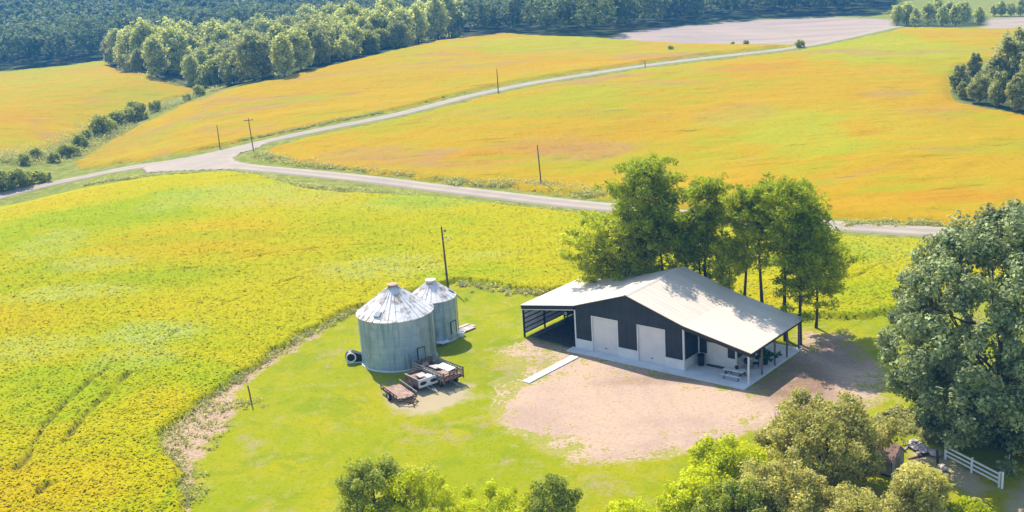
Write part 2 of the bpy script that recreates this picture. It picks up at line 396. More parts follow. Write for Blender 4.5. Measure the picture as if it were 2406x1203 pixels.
def edge(at_, amp, wd=.6, n=None):
    return m.mr(m.math('ADD', m.attr(at_), m.math('MULTIPLY', m.math('SUBTRACT', n if n is not None else n2, .5), amp)), -wd, wd)
dirt = m.mix(m.mr(n1, .35, .65), (.46, .32, .215), (.40, .285, .215)); dirt = m.mix(m.mr(n2, .4, .7), dirt, (.45, .31, .20))
dirt = m.mix(m.mr(n1, .5, .62, 0, .35), dirt, (.33, .22, .15)); dirt = m.mix(m.mr(n3, .48, .74, 0, .75), dirt, (.24, .165, .12)); dirt = m.mix(m.mr(n4, .5, .75, 0, .5), dirt, (.15, .10, .075))
weed = m.mix(m.mr(n3, .42, .66), (.42, .27, .19), (.22, .19, .08))
g = m.mix(edge('d_weed', 4.0, .5), g, weed)
g = m.mix(m.math('MULTIPLY', edge('d_bare', 3.0, .7), .85), g, (.38, .29, .19))
tn = m.math('ADD', m.math('MULTIPLY', n2, .6), m.math('MULTIPLY', n3, .4))
thr = m.math('ADD', m.mr(m.attr('d_dirt'), 0.0, 5.0, .0, .13, False), m.math('MULTIPLY', m.attr('grassy'), -.10))
tuft = m.mr(m.math('SUBTRACT', tn, thr), .47, .52)              # grass tufts thin out into the bare yard
dirt = m.mix(m.math('MULTIPLY', m.attr('rut'), m.mr(n5, .35, .7, .0, .4)), dirt, (.27, .185, .14))
soil_shade_c = m.mix(m.mr(n3, .35, .65), (.25, .155, .10), (.18, .115, .075))
dirt = m.mix(m.math('MULTIPLY', m.attr('damp'), m.mr(n2, .3, .55, .55, 1)), dirt, soil_shade_c)
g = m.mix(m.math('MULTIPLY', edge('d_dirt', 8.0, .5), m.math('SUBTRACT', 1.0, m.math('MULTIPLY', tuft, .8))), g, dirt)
pur = m.mix(m.mr(m.noise(m.map(p, (.02, .06, 1)), 1.0, 5), .35, .65), (.27, .215, .18), (.33, .25, .19))
pur = m.mix(m.mr(m.noise(m.map(p, (.012, .05, 1), (0, 0, .3)), 1.0, 3), .58, .68, 0, .35), pur, (.15, .16, .08))
g = m.mix(edge('d_car', 1.5, .4), g, m.mix(m.mr(n3, .4, .65), (.10, .075, .06), (.05, .042, .036)))  # bare carport floor, its soil colour darkened to paint in shade under the roof
g = m.mix(edge('d_pur', 6.0, 2.0, n1), g, pur)
g = m.mix(edge('d_for', 4.0, 2.0, n1), g, m.mix(n2, (.03, .05, .015), (.08, .085, .03)))
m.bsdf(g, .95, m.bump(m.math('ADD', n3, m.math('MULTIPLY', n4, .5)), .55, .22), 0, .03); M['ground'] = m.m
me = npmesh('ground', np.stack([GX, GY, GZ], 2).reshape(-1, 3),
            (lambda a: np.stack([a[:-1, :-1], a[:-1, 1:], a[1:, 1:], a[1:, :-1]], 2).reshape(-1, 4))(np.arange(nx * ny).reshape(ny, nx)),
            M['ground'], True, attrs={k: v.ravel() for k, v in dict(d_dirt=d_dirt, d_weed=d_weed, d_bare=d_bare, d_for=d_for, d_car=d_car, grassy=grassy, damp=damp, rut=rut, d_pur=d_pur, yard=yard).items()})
tag(link('ground', me), kind='structure')

# ------------------------------------------------------------ roads
ROAD1 = resample(W([(-260, 515), (-60, 476), (0, 461), (130, 430), (260, 403), (380, 384), (480, 366), (560, 348), (650, 327), (760, 304), (900, 277), (1000, 253), (1100, 227), (1170, 212), (1250, 196), (1350, 180), (1500, 157), (1650, 138), (1750, 127), (1850, 115), (1950, 97), (2050, 75), (2115, 62)]), 4)
ROAD2 = resample(W([(500, 378), (545, 388), (600, 396), (700, 405), (800, 415), (900, 426), (1000, 439), (1100, 451), (1200, 463), (1300, 475), (1430, 488), (1600, 504), (1800, 521), (1950, 531), (2100, 540), (2205, 546), (2500, 565), (2800, 585)]), 4)
m = Mat('gravel_road'); p = m.pos()
a = m.noise(p, .25, 5); b = m.noise(p, 3, 5, .7)
col = m.mix(m.mr(a, .35, .65), (.345, .275, .21), (.30, .245, .195)); col = m.mix(m.mr(b, .5, .8, 0, .4), col, (.22, .18, .15))
wt = m.math('ABSOLUTE', m.attr('across')); tr = m.mr(m.math('ABSOLUTE', m.math('SUBTRACT', wt, .45)), .1, .3)
col = m.mix(m.math('MULTIPLY', tr, .5), col, (.22, .185, .13))
eg = m.mr(m.math('ADD', wt, m.math('MULTIPLY', m.math('SUBTRACT', m.noise(p, .8, 4, .7), .5), .7)), .82, 1.0)
col = m.mix(eg, col, (.19, .19, .05))
m.bsdf(col, .95, m.bump(b, .4, .06), 0, .1); M['road'] = m.m
def ribbon(name, pts, wid, lift):
    k = 8; V = []; A = []; n = len(pts)
    for i, (x, y) in enumerate(pts):
        a = pts[max(i - 1, 0)]; b = pts[min(i + 1, n - 1)]; dx, dy = b[0] - a[0], b[1] - a[1]; L = math.hypot(dx, dy)
        for j in range(k + 1):
            s = -1 + 2 * j / k; X = x - dy / L * s * wid / 2; Y = y + dx / L * s * wid / 2
            V.append((X, Y, float(hgt(X, Y)) + (lift + .12 * (1 - s * s) if abs(s) < .99 else -.3))); A.append(s)
    Q = [(i * (k + 1) + j, (i + 1) * (k + 1) + j, (i + 1) * (k + 1) + j + 1, i * (k + 1) + j + 1) for i in range(n - 1) for j in range(k)]
    return tag(link(name, npmesh(name, V, np.array(Q)[:, ::-1], M['road'], True, attrs={'across': A})), kind='structure')
ribbon('road', ROAD1, 5.2, .06)
ribbon('road', ROAD2, 5.6, .10)
JP = W([(330, 396), (450, 371), (545, 350), (640, 329), (612, 347), (566, 361), (551, 371), (566, 383), (640, 399), (560, 399), (480, 401), (400, 404), (340, 408)])
jx = np.arange(min(p[0] for p in JP) - 2, max(p[0] for p in JP) + 2, .8); jy = np.arange(min(p[1] for p in JP) - 2, max(p[1] for p in JP) + 2, .8)
def sheet(name, poly, step, mat, zf, keep=-.3, attrs=None, kind=None, extra=None, xr=None):
    """a sheet over the inside of a polygon; zf(X,Y,d) gives the height"""
    x0, x1 = min(p[0] for p in poly) - step, max(p[0] for p in poly) + step
    y0, y1 = min(p[1] for p in poly) - step, max(p[1] for p in poly) + step
    X, Y = np.meshgrid(np.arange(x0, x1 + step, step), np.arange(y0, y1 + step, step))
    d = sdf(X, Y, poly)
    if extra is not None: d = extra(X, Y, d)
    Z = zf(X, Y, d); ok = d > keep
    a = np.arange(X.size).reshape(X.shape)
    Q = np.stack([a[:-1, :-1], a[:-1, 1:], a[1:, 1:], a[1:, :-1]], 2).reshape(-1, 4)
    Q = Q[ok.ravel()[Q].all(1)]
    used = np.unique(Q); mp = np.full(X.size, -1); mp[used] = np.arange(len(used))
    at_ = {k: f(X, Y, d).ravel()[used] for k, f in (attrs or {}).items()}
    V = np.stack([X, Y, Z], 2).reshape(-1, 3)[used]
    return V, mp[Q], at_
V, Q, A = sheet('road', JP, .8, M['road'], lambda X, Y, d: hgt(X, Y) + .24 - .22 * sstep(1.5, -.2, d), attrs={'across': lambda X, Y, d: 1 - sstep(-.2, 1.5, d) * .75})
tag(link('road', npmesh('road', V, Q, M['road'], True, attrs=A)), kind='structure')

# ------------------------------------------------------------ crops
def ell(lst, lift=0):
    """soft world ellipses from photo (cx,cy,rx,ry,amount)"""
    out = []
    for cx, cy, rx, ry, a in lst:
        c = at(cx, cy); ex = at(cx + rx, cy); ey = at(cx, cy - ry)
        out.append((c.x, c.y, (ex - c).length, max((ey - c).length, 1), a))
    def f(X, Y, d=None):
        v = np.zeros(X.shape)
        wob = (fbm(X, Y, 14, 31, 3) - .5) * 1.6
        for x, y, a, b, am in out: v = np.maximum(v, am * sstep(1.25, .55, np.hypot((X - x) / a, (Y - y) / b) + wob))
        return v
    return f
_ra, _rb = at(40, 1120), at(260, 875)
ROWA = math.pi / 2 - math.atan2(_rb.y - _ra.y, _rb.x - _ra.x)   # turns the row direction to +y
def crop_mat(name, green, yellow, orange, rough_g, brown, sc0, tr=.3, smear=0.0, line=.22):
    m = Mat(name); p = m.pos()
    a = m.noise(m.map(p, (1, 1, .1), (0, 0, -.6)), .022 * sc0, 5, .6, .4); b = m.noise(m.map(p, (.5, 1.4, .3), (0, 0, .55)), .075 * sc0, 5, .6, .6)
    c = m.noise(p, .9 * sc0, 5, .7); f = m.noise(p, 3.4 * sc0, 4, .75)
    k = m.mr(m.math('ADD', m.math('MULTIPLY', a, .6), m.math('MULTIPLY', b, .4)), .36, .64)
    k = m.math('MULTIPLY_ADD', k, .7, .1)
    k = m.math('ADD', m.math('ADD', k, m.math('MULTIPLY', m.attr('warm'), .5)), m.math('MULTIPLY', m.attr('cool'), -.6), clamp=True)
    col = m.mix(m.mr(k, 0, .5), green, yellow); col = m.mix(m.mr(k, .5, 1), col, orange)
    col = m.mix(m.math('MULTIPLY', m.attr('pale'), m.mr(c, .35, .6)), col, rough_g)
    col = m.mix(m.math('MULTIPLY', m.attr('bare'), m.mr(c, .3, .62, .3, 1)), col, brown)
    streak = m.noise(m.map(p, (.07, .9, .5), (0, 0, .62)), 1.0 * sc0, 4, .6, .5)
    col = m.mix(m.mr(streak, .57, .72, 0, line), col, (green[0] * .45, green[1] * .55, green[2]))
    rows = m.noise(m.map(p, (1.6, .34, .4), (0, 0, ROWA)), 1.3 * sc0, 4, .7)
    col = m.mix(m.mr(rows, .52, .72, 0, .32), col, (green[0] * .42, green[1] * .5, green[2]))
    col = m.mix(m.mr(c, .54, .78, 0, .4), col, (green[0] * .35, green[1] * .5, green[2]))
    col = m.mix(m.mr(f, .5, .74, 0, .42), col, (green[0] * .4, green[1] * .45, green[2]))
    col = m.mix(m.mr(f, .45, .25, 0, .3), col, tuple(min(1, x * 1.35) for x in yellow))
    band = m.noise(m.map(p, (.012, .11, .2), (0, 0, .25)), 1.0 * sc0, 4, .6, .8)          # soft contour bands of ripening
    col = m.mix(m.mr(band, .56, .68, 0, .35), col, (green[0] * .8, green[1] * .95, green[2] * 2))
    col = m.mix(m.mr(band, .42, .32, 0, .35), col, tuple(min(1, x * 1.18) for x in yellow))
    if smear:
        sm = m.noise(m.map(p, (.018, .05, .2), (0, 0, .35)), 1.0, 6, .62, 1.2); col = m.mix(m.mr(sm, .56, .68, 0, smear), col, brown)
        fl_ = m.noise(m.map(p, (.10, .9, .3), (0, 0, .28)), .9, 4, .65, .6); col = m.mix(m.mr(fl_, .60, .70, 0, smear * 1.2), col, (green[0] * .55, green[1] * .6, green[2]))
        gs = m.noise(m.map(p, (.03, .12, .2), (0, 0, .2)), 1.0, 6, .65, 1.0); col = m.mix(m.mr(gs, .55, .66, 0, smear), col, (green[0] * .85, green[1] * 1.02, green[2]))
    nr = m.bump(m.math('ADD', c, m.math('MULTIPLY', f, .6)), .7, .35 / sc0)
    d = m.n('BsdfPrincipled', {'Base Color': col, 'Roughness': .9, 'Specular IOR Level': .03, 'Normal': nr}).outputs[0]
    t = m.n('BsdfTranslucent', {'Color': col}).outputs[0]
    m.surf(m.n('MixShader', {0: tr, 1: d, 2: t}).outputs[0]); return m.m
M['soy'] = crop_mat('soybean_leaf', (.275, .325, .001), (.39, .345, .001), (.44, .32, .002), (.34, .38, .09), (.09, .075, .02), 1.0, .15)
M['gold'] = crop_mat('golden_crop', (.32, .275, .002), (.405, .245, .002), (.415, .205, .004), (.32, .32, .015), (.33, .19, .07), .8, .10, .7, .4)
TRACKS = [resample(W(t), 2) for t in ([(40, 1120), (75, 1070), (110, 1008), (160, 955), (215, 905), (260, 875)], [(150, 1055), (175, 1020), (205, 985), (250, 940), (300, 890)],
                         [(80, 1185), (110, 1155), (120, 1150)], [(380, 815), (430, 780), (500, 738), (580, 705), (680, 668), (740, 645)], [(330, 650), (450, 640), (560, 618), (680, 600), (790, 588), (900, 582)],
                          [(2000, 665), (2040, 645), (2090, 620)])]
EDGE_L = [(425, 1300), (432, 1203), (425, 1120), (375, 1055), (400, 1000), (470, 950), (540, 905), (640, 830), (740, 775), (835, 728)]
P_SOY = W(EDGE_L + [(900, 715), (960, 690), (1075, 664), (1100, 662), (1180, 676), (1265, 688), (1340, 684), (1480, 700), (1650, 735), (1800, 752), (1950, 748), (2030, 750), (2100, 735), (2230, 700), (2500, 640), (2800, 640),
                    (2800, 620), (2500, 597), (2205, 573), (1950, 560), (1800, 549), (1600, 532), (1430, 515), (1300, 500), (1200, 490), (1100, 477), (1000, 467), (900, 462), (800, 458), (700, 445), (620, 420), (560, 410), (450, 413), (380, 418), (260, 438), (130, 464), (0, 492), (-80, 508), (-260, 545), (-420, 900), (-300, 1300)])
e_pale = ell([(190, 695, 190, 22, .8), (380, 795, 140, 32, .8), (130, 585, 80, 35, .6), (200, 630, 120, 20, .6), (600, 470, 200, 30, .55), (900, 630, 220, 30, .6), (1050, 480, 200, 20, .4), (320, 850, 120, 30, .5), (2100, 600, 80, 40, .3), (1150, 610, 120, 20, .5), (90, 830, 130, 30, .5)])
e_warm = ell([(450, 570, 320, 45, .75), (700, 600, 200, 30, .6), (180, 1130, 230, 100, .7), (60, 490, 90, 14, .5), (330, 1000, 80, 60, .6), (560, 700, 150, 60, .45), (700, 480, 150, 16, .6), (1250, 570, 160, 20, .3), (50, 750, 100, 30, .5), (420, 720, 90, 40, .5)])
e_cool = ell([(250, 900, 250, 50, .5), (900, 520, 300, 40, .6), (250, 520, 300, 40, .5), (1150, 650, 150, 40, .6), (2000, 650, 120, 80, .5), (420, 1150, 25, 60, .6), (120, 970, 100, 30, .4)])
zero = lambda X, Y, d: np.zeros(X.shape)
def soy_extra(X, Y, d): return d + (fbm(X, Y, 2.2, 3, 3) - .5) * 1.6
rngs = np.random.default_rng(6)
def soy_cut(X, Y, d=None):
    t = np.full(X.shape, 9.)
    for T in TRACKS: t = np.minimum(t, segdist(X, Y, T) + (0 if T in TRACKS[:3] else .25))
    return sstep(.12, .40, t + (fbm(X, Y, 2.5, 8, 2) - .5) * .55)
def soy_h(X, Y, d):
    cut = soy_cut(X, Y)
    hh = .85 + .15 * fbm(X, Y, 1.3, 4, 3)
    return hgt(X, Y) - .08 + sstep(-.3, .4, d) * (.62 * hh * (.25 + .75 * cut) + .1 + .08 * (rngs.random(X.shape) - .5) - .3 * (rngs.random(X.shape) < .008))
V, Q, A = sheet('soy', P_SOY, .33, None, soy_h, keep=-.7, extra=soy_extra, attrs={'warm': e_warm, 'cool': e_cool, 'pale': e_pale, 'bare': lambda X, Y, d: 1 - soy_cut(X, Y)})
rng = np.random.default_rng(4)
# leaf sprays standing on the canopy, denser near the camera
wgt = (1 - A['bare']) * np.clip(90 / np.maximum(V[:, 1], 40), 0, 1.4) ** 2 * (V[:, 1] < 200) * (np.abs(V[:, 0]) < V[:, 1] * .55)
pick = rng.choice(len(V), 110000, True, wgt / wgt.sum())
Cp = V[pick] + rng.normal(size=(len(pick), 3)) * np.array([.16, .16, .05]) + np.array([0, 0, .04])
lv, lq, lt = leaves(rng, Cp, np.full(len(Cp), .08), 1, .20, 1.3, .1, 2.6)
AA = {k: np.concatenate([a, np.repeat(a[pick], 4)]) for k, a in A.items()}
tag(link('soybean_field', npmesh('soybean_field', np.concatenate([V, lv]), np.concatenate([Q, lq + len(V)]), M['soy'], True, attrs=AA)),
    'bright yellow-green soybean crop with wheel tracks on the near side of the road', 'crop field', kind='stuff')
g_pale = ell([(1880, 320, 190, 55, .9), (1400, 225, 160, 18, .4), (2100, 300, 120, 40, .4), (1000, 160, 160, 16, .3), (1330, 120, 140, 12, .5), (2060, 112, 190, 30, 1.0), (1250, 98, 220, 8, .7), (1600, 125, 120, 10, .5), (700, 240, 80, 10, .3), (1700, 470, 140, 20, .3), (300, 370, 90, 12, .5), (130, 150, 150, 14, .8), (850, 400, 80, 15, .3), (2300, 440, 80, 30, .3)])
g_bare = ell([(1400, 362, 130, 20, .75), (1270, 345, 120, 12, .4), (2100, 225, 60, 8, .6), (2200, 270, 70, 14, .4), (1740, 270, 90, 22, .3), (860, 365, 130, 14, .6), (1100, 390, 180, 10, .35), (2150, 128, 140, 4, .6), (260, 350, 70, 25, .3), (1600, 172, 200, 6, .3), (1100, 270, 100, 5, .3), (2300, 170, 60, 10, .35)])
g_warm = ell([(1900, 170, 300, 30, .4), (1300, 300, 400, 60, .3), (2250, 460, 150, 40, .5), (2240, 80, 110, 9, .6)])
g_cool = ell([(1850, 320, 220, 70, .75), (1400, 240, 260, 40, .4), (2050, 108, 190, 34, 1.4), (150, 160, 180, 14, 1.1), (1350, 104, 230, 13, 1.2), (900, 420, 200, 12, .5), (1900, 400, 160, 25, .5), (1300, 400, 120, 20, .4)])
GA = {'warm': g_warm, 'cool': g_cool, 'pale': g_pale, 'bare': g_bare}
def gold_extra(X, Y, d): return d + (fbm(X, Y, 6, 13, 3) - .5) * 3.0
def gold_h(X, Y, d): return hgt(X, Y) - .1 + sstep(-.5, 1.5, d) * (.35 + .55 * fbm(X, Y, 3.2, 6, 3))
def gold(label, poly):
    V, Q, A = sheet('gold', W(poly), 1.0, None, gold_h, keep=-1.2, extra=gold_extra, attrs=GA)
    tag(link('golden_field', npmesh('golden_field', V, Q, M['gold'], True, attrs=A)), label, 'crop field', kind='stuff')
gold('wide golden crop field on the slope beyond the nearer road, right of the fork',
     [(640, 352), (720, 326), (800, 308), (930, 282), (1040, 255), (1120, 234), (1190, 217), (1270, 203), (1370, 188), (1500, 167), (1640, 149), (1760, 136), (1860, 124), (1960, 105), (2050, 86), (2130, 68), (2300, 70), (2420, 72), (2420, 110), (2370, 130), (2255, 160), (2225, 200), (2240, 240), (2320, 258), (2420, 275), (2700, 300), (2900, 560),
      (2500, 548), (2205, 527), (1950, 514), (1800, 503), (1600, 487), (1430, 468), (1300, 452), (1200, 440), (1100, 432), (1000, 421), (900, 409), (800, 398), (720, 388), (650, 375)])
gold('golden crop field on the hill between the overgrown ditch and the farther road',
     [(200, 395), (175, 385), (260, 330), (340, 290), (430, 250), (520, 218), (560, 207), (650, 190), (770, 158), (900, 127), (1000, 104), (1065, 93), (1110, 89), (1180, 80), (1290, 87), (1440, 93), (1600, 104), (1760, 107), (1880, 108), (1830, 111), (1740, 121), (1640, 130), (1500, 149), (1350, 171), (1240, 188), (1160, 203), (1090, 218), (990, 244), (890, 267), (750, 294), (640, 317), (540, 340), (470, 353), (370, 371), (260, 388)])
gold('golden crop field on the far side of the overgrown ditch',
     [(-500, 245), (0, 170), (120, 160), (250, 143), (275, 168), (400, 200), (470, 208), (430, 226), (330, 258), (220, 306), (130, 348), (60, 368), (-100, 380), (-500, 420)])

# ------------------------------------------------------------ barn
BX, BY, BYAW = 5.6415, 101.1823, -0.6999
def pbr(name, col, rough=.6, var=.12, sc_=1.5, **k): M[name] = simple(name, col, rough, var, sc_, **k)
pbr('roof_metal', (.66, .55, .45), .5, .10, .6, metal=.0, spec=.5)
pbr('dark_cladding', (.012, .017, .024), .55, .3, 1.2, spec=.4)
pbr('white_paint', (.62, .61, .59), .6, .10, 1.2)
pbr('trim_dark', (.03, .022, .02), .6, .3, 2)
pbr('concrete', (.60, .59, .57), .85, .14, .8, bump=.3)
pbr('galv', (.22, .25, .27), .5, .25, 1.4, metal=.3, spec=.4)
pbr('pale_metal', (.70, .69, .68), .5, .2, 1.4)
pbr('post_wood', (.20, .15, .11), .85, .35, 4)
pbr('rust', (.13, .06, .035), .85, .5, 2.5, bump=.5, col2=(.30, .20, .16))
pbr('rust_dark', (.06, .03, .022), .9, .5, 3, bump=.4)
pbr('grey_board', (.30, .26, .23), .9, .4, 2.5, bump=.4)
pbr('worn_deck', (.36, .25, .18), .9, .4, 1.8, col2=(.20, .11, .07), bump=.3)
pbr('pale_board', (.50, .40, .33), .9, .35, 1.5, bump=.3)
pbr('stone', (.52, .44, .40), .9, .4, 2)
pbr('black', (.008, .008, .009), .5, .3, 3)
pbr('rubber', (.012, .012, .012), .85, .3, 4)
pbr('dark_metal', (.05, .055, .06), .5, .4, 3, metal=.3)
pbr('white_plastic', (.72, .72, .70), .4, .08, 2, spec=.5)
m = Mat('roll_door'); p = m.obj(); wv = m.n('TexWave', {'Vector': p, 'Scale': 3.2}, wave_type='BANDS', bands_direction='Z').outputs['Fac']
nz = m.noise(p, .7, 4)
m.bsdf(m.mix(m.mr(nz, .3, .7), (.60, .56, .53), (.53, .50, .49)), .5, m.bump(wv, .35, .02)); M['roll_door'] = m.m

m = Mat('dark_cladding'); p = m.obj(); nz = m.noise(p, .9, 5)
wv = m.n('TexWave', {'Vector': m.map(p, (1, 1, 0)), 'Scale': 1.05, 'Distortion': 0.0}, wave_type='BANDS', bands_direction='DIAGONAL').outputs['Fac']
col = m.mix(m.mr(nz, .35, .7), (.012, .017, .024), (.022, .028, .034)); col = m.mix(m.mr(wv, .92, 1.0, 0, .35), col, (.032, .037, .042))
m.bsdf(col, .5, m.bump(wv, .2, .02), 0, .3); M['dark_cladding'] = m.m
m = Mat('roof_metal'); p = m.obj(); st_ = m.noise(m.map(p, (.12, 1.1, .2)), 1.6, 6, .65); nz = m.noise(p, .35, 4)
col = m.mix(m.mr(st_, .4, .7), (.60, .50, .395), (.53, .44, .355)); col = m.mix(m.mr(nz, .45, .7, 0, .4), col, (.54, .46, .385))
lap = m.mr(m.math('ABSOLUTE', m.math('SUBTRACT', m.math('FRACT', m.math('DIVIDE', m.n('SeparateXYZ', {0: p}).outputs[1], .9)), .5)), .475, .5)
col = m.mix(m.math('MULTIPLY', lap, .12), col, (.32, .27, .23))
m.bsdf(col, .55, None, 0, .3); M['roof_metal'] = m.m
barn = empty('pole_barn', (BX, BY, 0), BYAW, 'black and white pole barn with pale metal roof, open carport bay and wraparound porch', 'barn')
BW, BL, WL, WR = 12.1, 10.25, 6.52, 6.59
HE, HR, HL, HP = 4.43, 6.39, 3.44, 3.09
JX, JY = BW + 3.85, 2.55
slopes = [((-WL, HL), (0, HE)), ((0, HE), (BW / 2, HR)), ((BW / 2, HR), (BW, HE)), ((BW, HE), (BW + WR, HP))]
def slope_slab(nm, a, b, y0, y1):
    mb = MB(); t = .06
    mb.prism([(a[0], a[1] - t), (b[0], b[1] - t), (b[0], b[1]), (a[0], a[1])], y0, y1)
    dx, dz = b[0] - a[0], b[1] - a[1]
    y = y0 + .25
    while y < y1 - .05:                                        # standing ribs of the metal sheets
        mb.prism([(a[0], a[1] - .01), (b[0], b[1] - .01), (b[0], b[1] + .012), (a[0], a[1] + .012)], y - .01, y + .01); y += .6
    return mb
mb = MB()
for i in (1, 2): s_ = slope_slab('r', *slopes[i], -.12, BL + .15); mb.add(s_.v, s_.f)
mb.build('roof', M['roof_metal'], barn)
slope_slab('r', (-WL - .12, HL - .02), (-.01, HE), -.12, BL + .15).build('lean_to_roof', M['roof_metal'], barn)
slope_slab('r', (BW + .01, HE), (BW + WR + .15, HP - .03), -.12, BL + .15).build('porch_roof', M['roof_metal'], barn)
MB().prism([(BW / 2 - .22, HR - .055), (BW / 2, HR + .03), (BW / 2 + .22, HR - .055), (BW / 2, HR + .045)], -.14, BL + .17).build('ridge_cap', M['roof_metal'], barn)
# front gable wall: dark cladding over a white wainscot, two recessed roll-up doors
D1, D2, DH = (1.95, 5.0), (7.1, 10.15), 3.68
up = MB(); lo = MB(); T0, T1 = 0, .14
for x0, x1 in ((.12, D1[0]), (D1[1], D2[0]), (D2[1], BW - .12)):
    up.box(x0, x1, T0, T1, 1.07, DH); lo.box(x0, x1, T0 - .02, T1, .12, 1.05)
up.prism([(.12, DH), (BW - .12, DH), (BW - .12, HE - .02), (BW / 2, HR - .08), (.12, HE - .02)], T0, T1)
# left wall (into the carport), right wall, back wall
up.box(0, .14, .16, BL, 1.07, HE - .08); lo.box(-.02, .14, .16, BL, .12, 1.05)
up.box(BW - .14, BW, .16, JY, 1.07, HE - .08); lo.box(BW - .14, BW + .02, .16, JY, .12, 1.05)
up.box(.14, BW - .14, BL - .14, BL, .12, HE - .08)
up.prism([(.14, HE - .08), (BW - .14, HE - .08), (BW / 2, HR - .1)], BL - .14, BL)
# room built out under the porch roof
up.box(BW, BW + .95, JY, JY + .12, 1.07, 3.95); up.box(BW + 2.95, JX - .1, JY, JY + .12, 1.07, 3.5); up.box(BW + .95, BW + 2.95, JY, JY + .12, 2.22, 3.7)
lo.box(BW + .02, BW + .95, JY - .02, JY + .12, .12, 1.05); lo.box(BW + 2.95, JX - .1, JY - .02, JY + .12, .12, 1.05)
up.box(JX - .12, JX, JY + .1, 4.4, 1.07, 3.5); lo.box(JX - .12, JX + .02, JY + .1, 4.4, .12, 1.05)
up.box(JX - .12, JX, 4.4, BL - 1.2, 2.3, 3.5)
up.box(BW, JX - .12, BL - 1.3, BL - 1.2, .12, 3.6)
up.build('upper_wall', M['dark_cladding'], barn)
for k in range(0, len(lo.v), 8): MB().add(lo.v[k:k + 8], [(3, 2, 1, 0), (4, 5, 6, 7), (0, 1, 5, 4), (1, 2, 6, 5), (2, 3, 7, 6), (3, 0, 4, 7)]).build('wainscot', M['white_paint'], barn)
MB().box(JX - .1, JX + .0, 4.42, BL - 1.2, .12, 2.28).build('side_panel', M['white_paint'], barn)
MB().box(BW + .95, BW + 2.95, JY + .03, JY + .10, .13, 2.2).build('door', M['white_paint'], barn)
for (x0, x1) in (D1, D2):
    d = MB().box(x0 + .1, x1 - .08, .12, .2, .13, DH - .08).build('roll_up_door', M['roll_door'], barn)
    MB().box(x0, x0 + .1, -.02, .2, .12, DH).box(x1 - .08, x1, -.02, .2, .12, DH).box(x0 + .1, x1 - .08, -.02, .2, DH - .08, DH).build('door_frame', M['white_paint'], d)
    MB().box((x0 + x1) / 2 - .12, (x0 + x1) / 2 + .12, .09, .12, .55, .62).build('handle', M['dark_metal'], d)
for (x, y, z) in ((-.03, -.03, HE - .5), (BW - .12, -.03, HE - .4), (BW - .02, JY - .06, 3.9), (JX - .1, JY - .03, 3.3)): MB().box(x, x + .15, y, y + .15, .12, z).build('corner_trim', M['white_paint'], barn)
for x in (BW + .9, BW + 2.93): MB().box(x, x + .08, JY - .03, JY, .12, 2.25).build('door_trim', M['white_paint'], barn)
# dark fascia under the roof edges
fa = MB()
for i, (a, b) in enumerate(slopes):
    dp = .36 if i in (0, 3) else .16
    fa.prism([(a[0], a[1] - .065 - dp), (b[0], b[1] - .065 - dp), (b[0], b[1] - .065), (a[0], a[1] - .065)], -.10, -.035)
fa.box(BW + WR, BW + WR + .05, -.10, BL, HP - .36, HP - .07); fa.box(-WL - .06, -WL - .01, -.1, BL, HL - .3, HL - .07)
fa.build('fascia', M['trim_dark'], barn)
MB().bar((-WL, -.07, HL - .49), (-.03, -.07, HE - .49), .05, .07).build('header_trim', M['white_paint'], barn)
for y in (.06, 2.55, 5.05, 7.5, 9.95):                         # porch posts
    MB().box(BW + WR - .28, BW + WR - .14, y - .07, y + .07, .12, HP - .04).build('post', M['white_paint'] if y < .1 else M['post_wood'], barn)
for y in (.06, 3.4, 6.8, 10.0):
    MB().box(-WL + .02, -WL + .16, y - .07, y + .07, 0, HL - .06).build('post', M['trim_dark'], barn)
MB().box(-WL - .03, -WL + .0, .0, .16, 0, HL - .2).build('post', M['white_paint'], barn)
mb = MB().box(-WL - .02, -WL + .0, .16, BL, .32, HL - .32)
mb.build('carport_wall', M['pale_metal'], barn)
g_ = MB()
for k in range(6): z = .36 + k * .5; g_.box(-WL + .01, -WL + .06, .13, BL, z, z + .1)
g_.build('girt', M['trim_dark'], barn)
MB().box(-WL, -.02, BL - .1, BL, 0, HL + .2).build('carport_back_wall', M['dark_cladding'], barn)
sl = MB().prism([(-.35, 0), (BW + WR, 0), (BW + WR, .12), (-.35, .12)], -1.11, 0.0)
sl.box(-.0, BW + WR, .0, BL, -.05, .1175)
sl.build('porch_slab', M['concrete'], barn)
BM = Matrix.Translation((BX, BY, 0)) @ Matrix.Rotation(BYAW, 4, 'Z')
def bl(x, y, z=0): return BM @ Vector((x, y, z))

# things on the porch and in the carport
t = empty('picnic_table', bl(16.75, .75, .12), BYAW, 'white picnic table with attached benches at the porch corner', 'picnic table')
MB().box(-.95, .95, -.38, -.14, .72, .77).box(-.95, .95, -.12, .12, .72, .77).box(-.95, .95, .14, .38, .72, .77).build('tabletop', M['white_paint'], t)
for y in (-.78, .78): MB().box(-.95, .95, y - .13, y + .13, .42, .46).build('seat', M['white_paint'], t)
for x in (-.7, .7):
    MB().bar((x, -.75, 0), (x, -.2, .72), .05, .1).bar((x, .75, 0), (x, .2, .72), .05, .1).box(x - .03, x + .03, -.85, .85, .34, .42).build('leg', M['dark_metal'], t)
pot = MB().lathe([(0, 0), (.12, 0), (.17, .1), (.17, .2), (.13, .26), (0, .28)], k=16).build('kettle', M['black'], None, True)
pot.location = bl(16.85, .95, .89); tag(pot, 'round black pot standing on the white picnic table', 'pot')
MB().tube([(.16, 0, .2), (.1, 0, .36), (-.1, 0, .36), (-.16, 0, .2)], .012, 5).build('handle', M['dark_metal'], pot)
t = empty('trash_can', bl(12.75, 1.85, .12), 0, 'tall black trash can beside the porch wall corner', 'trash can')
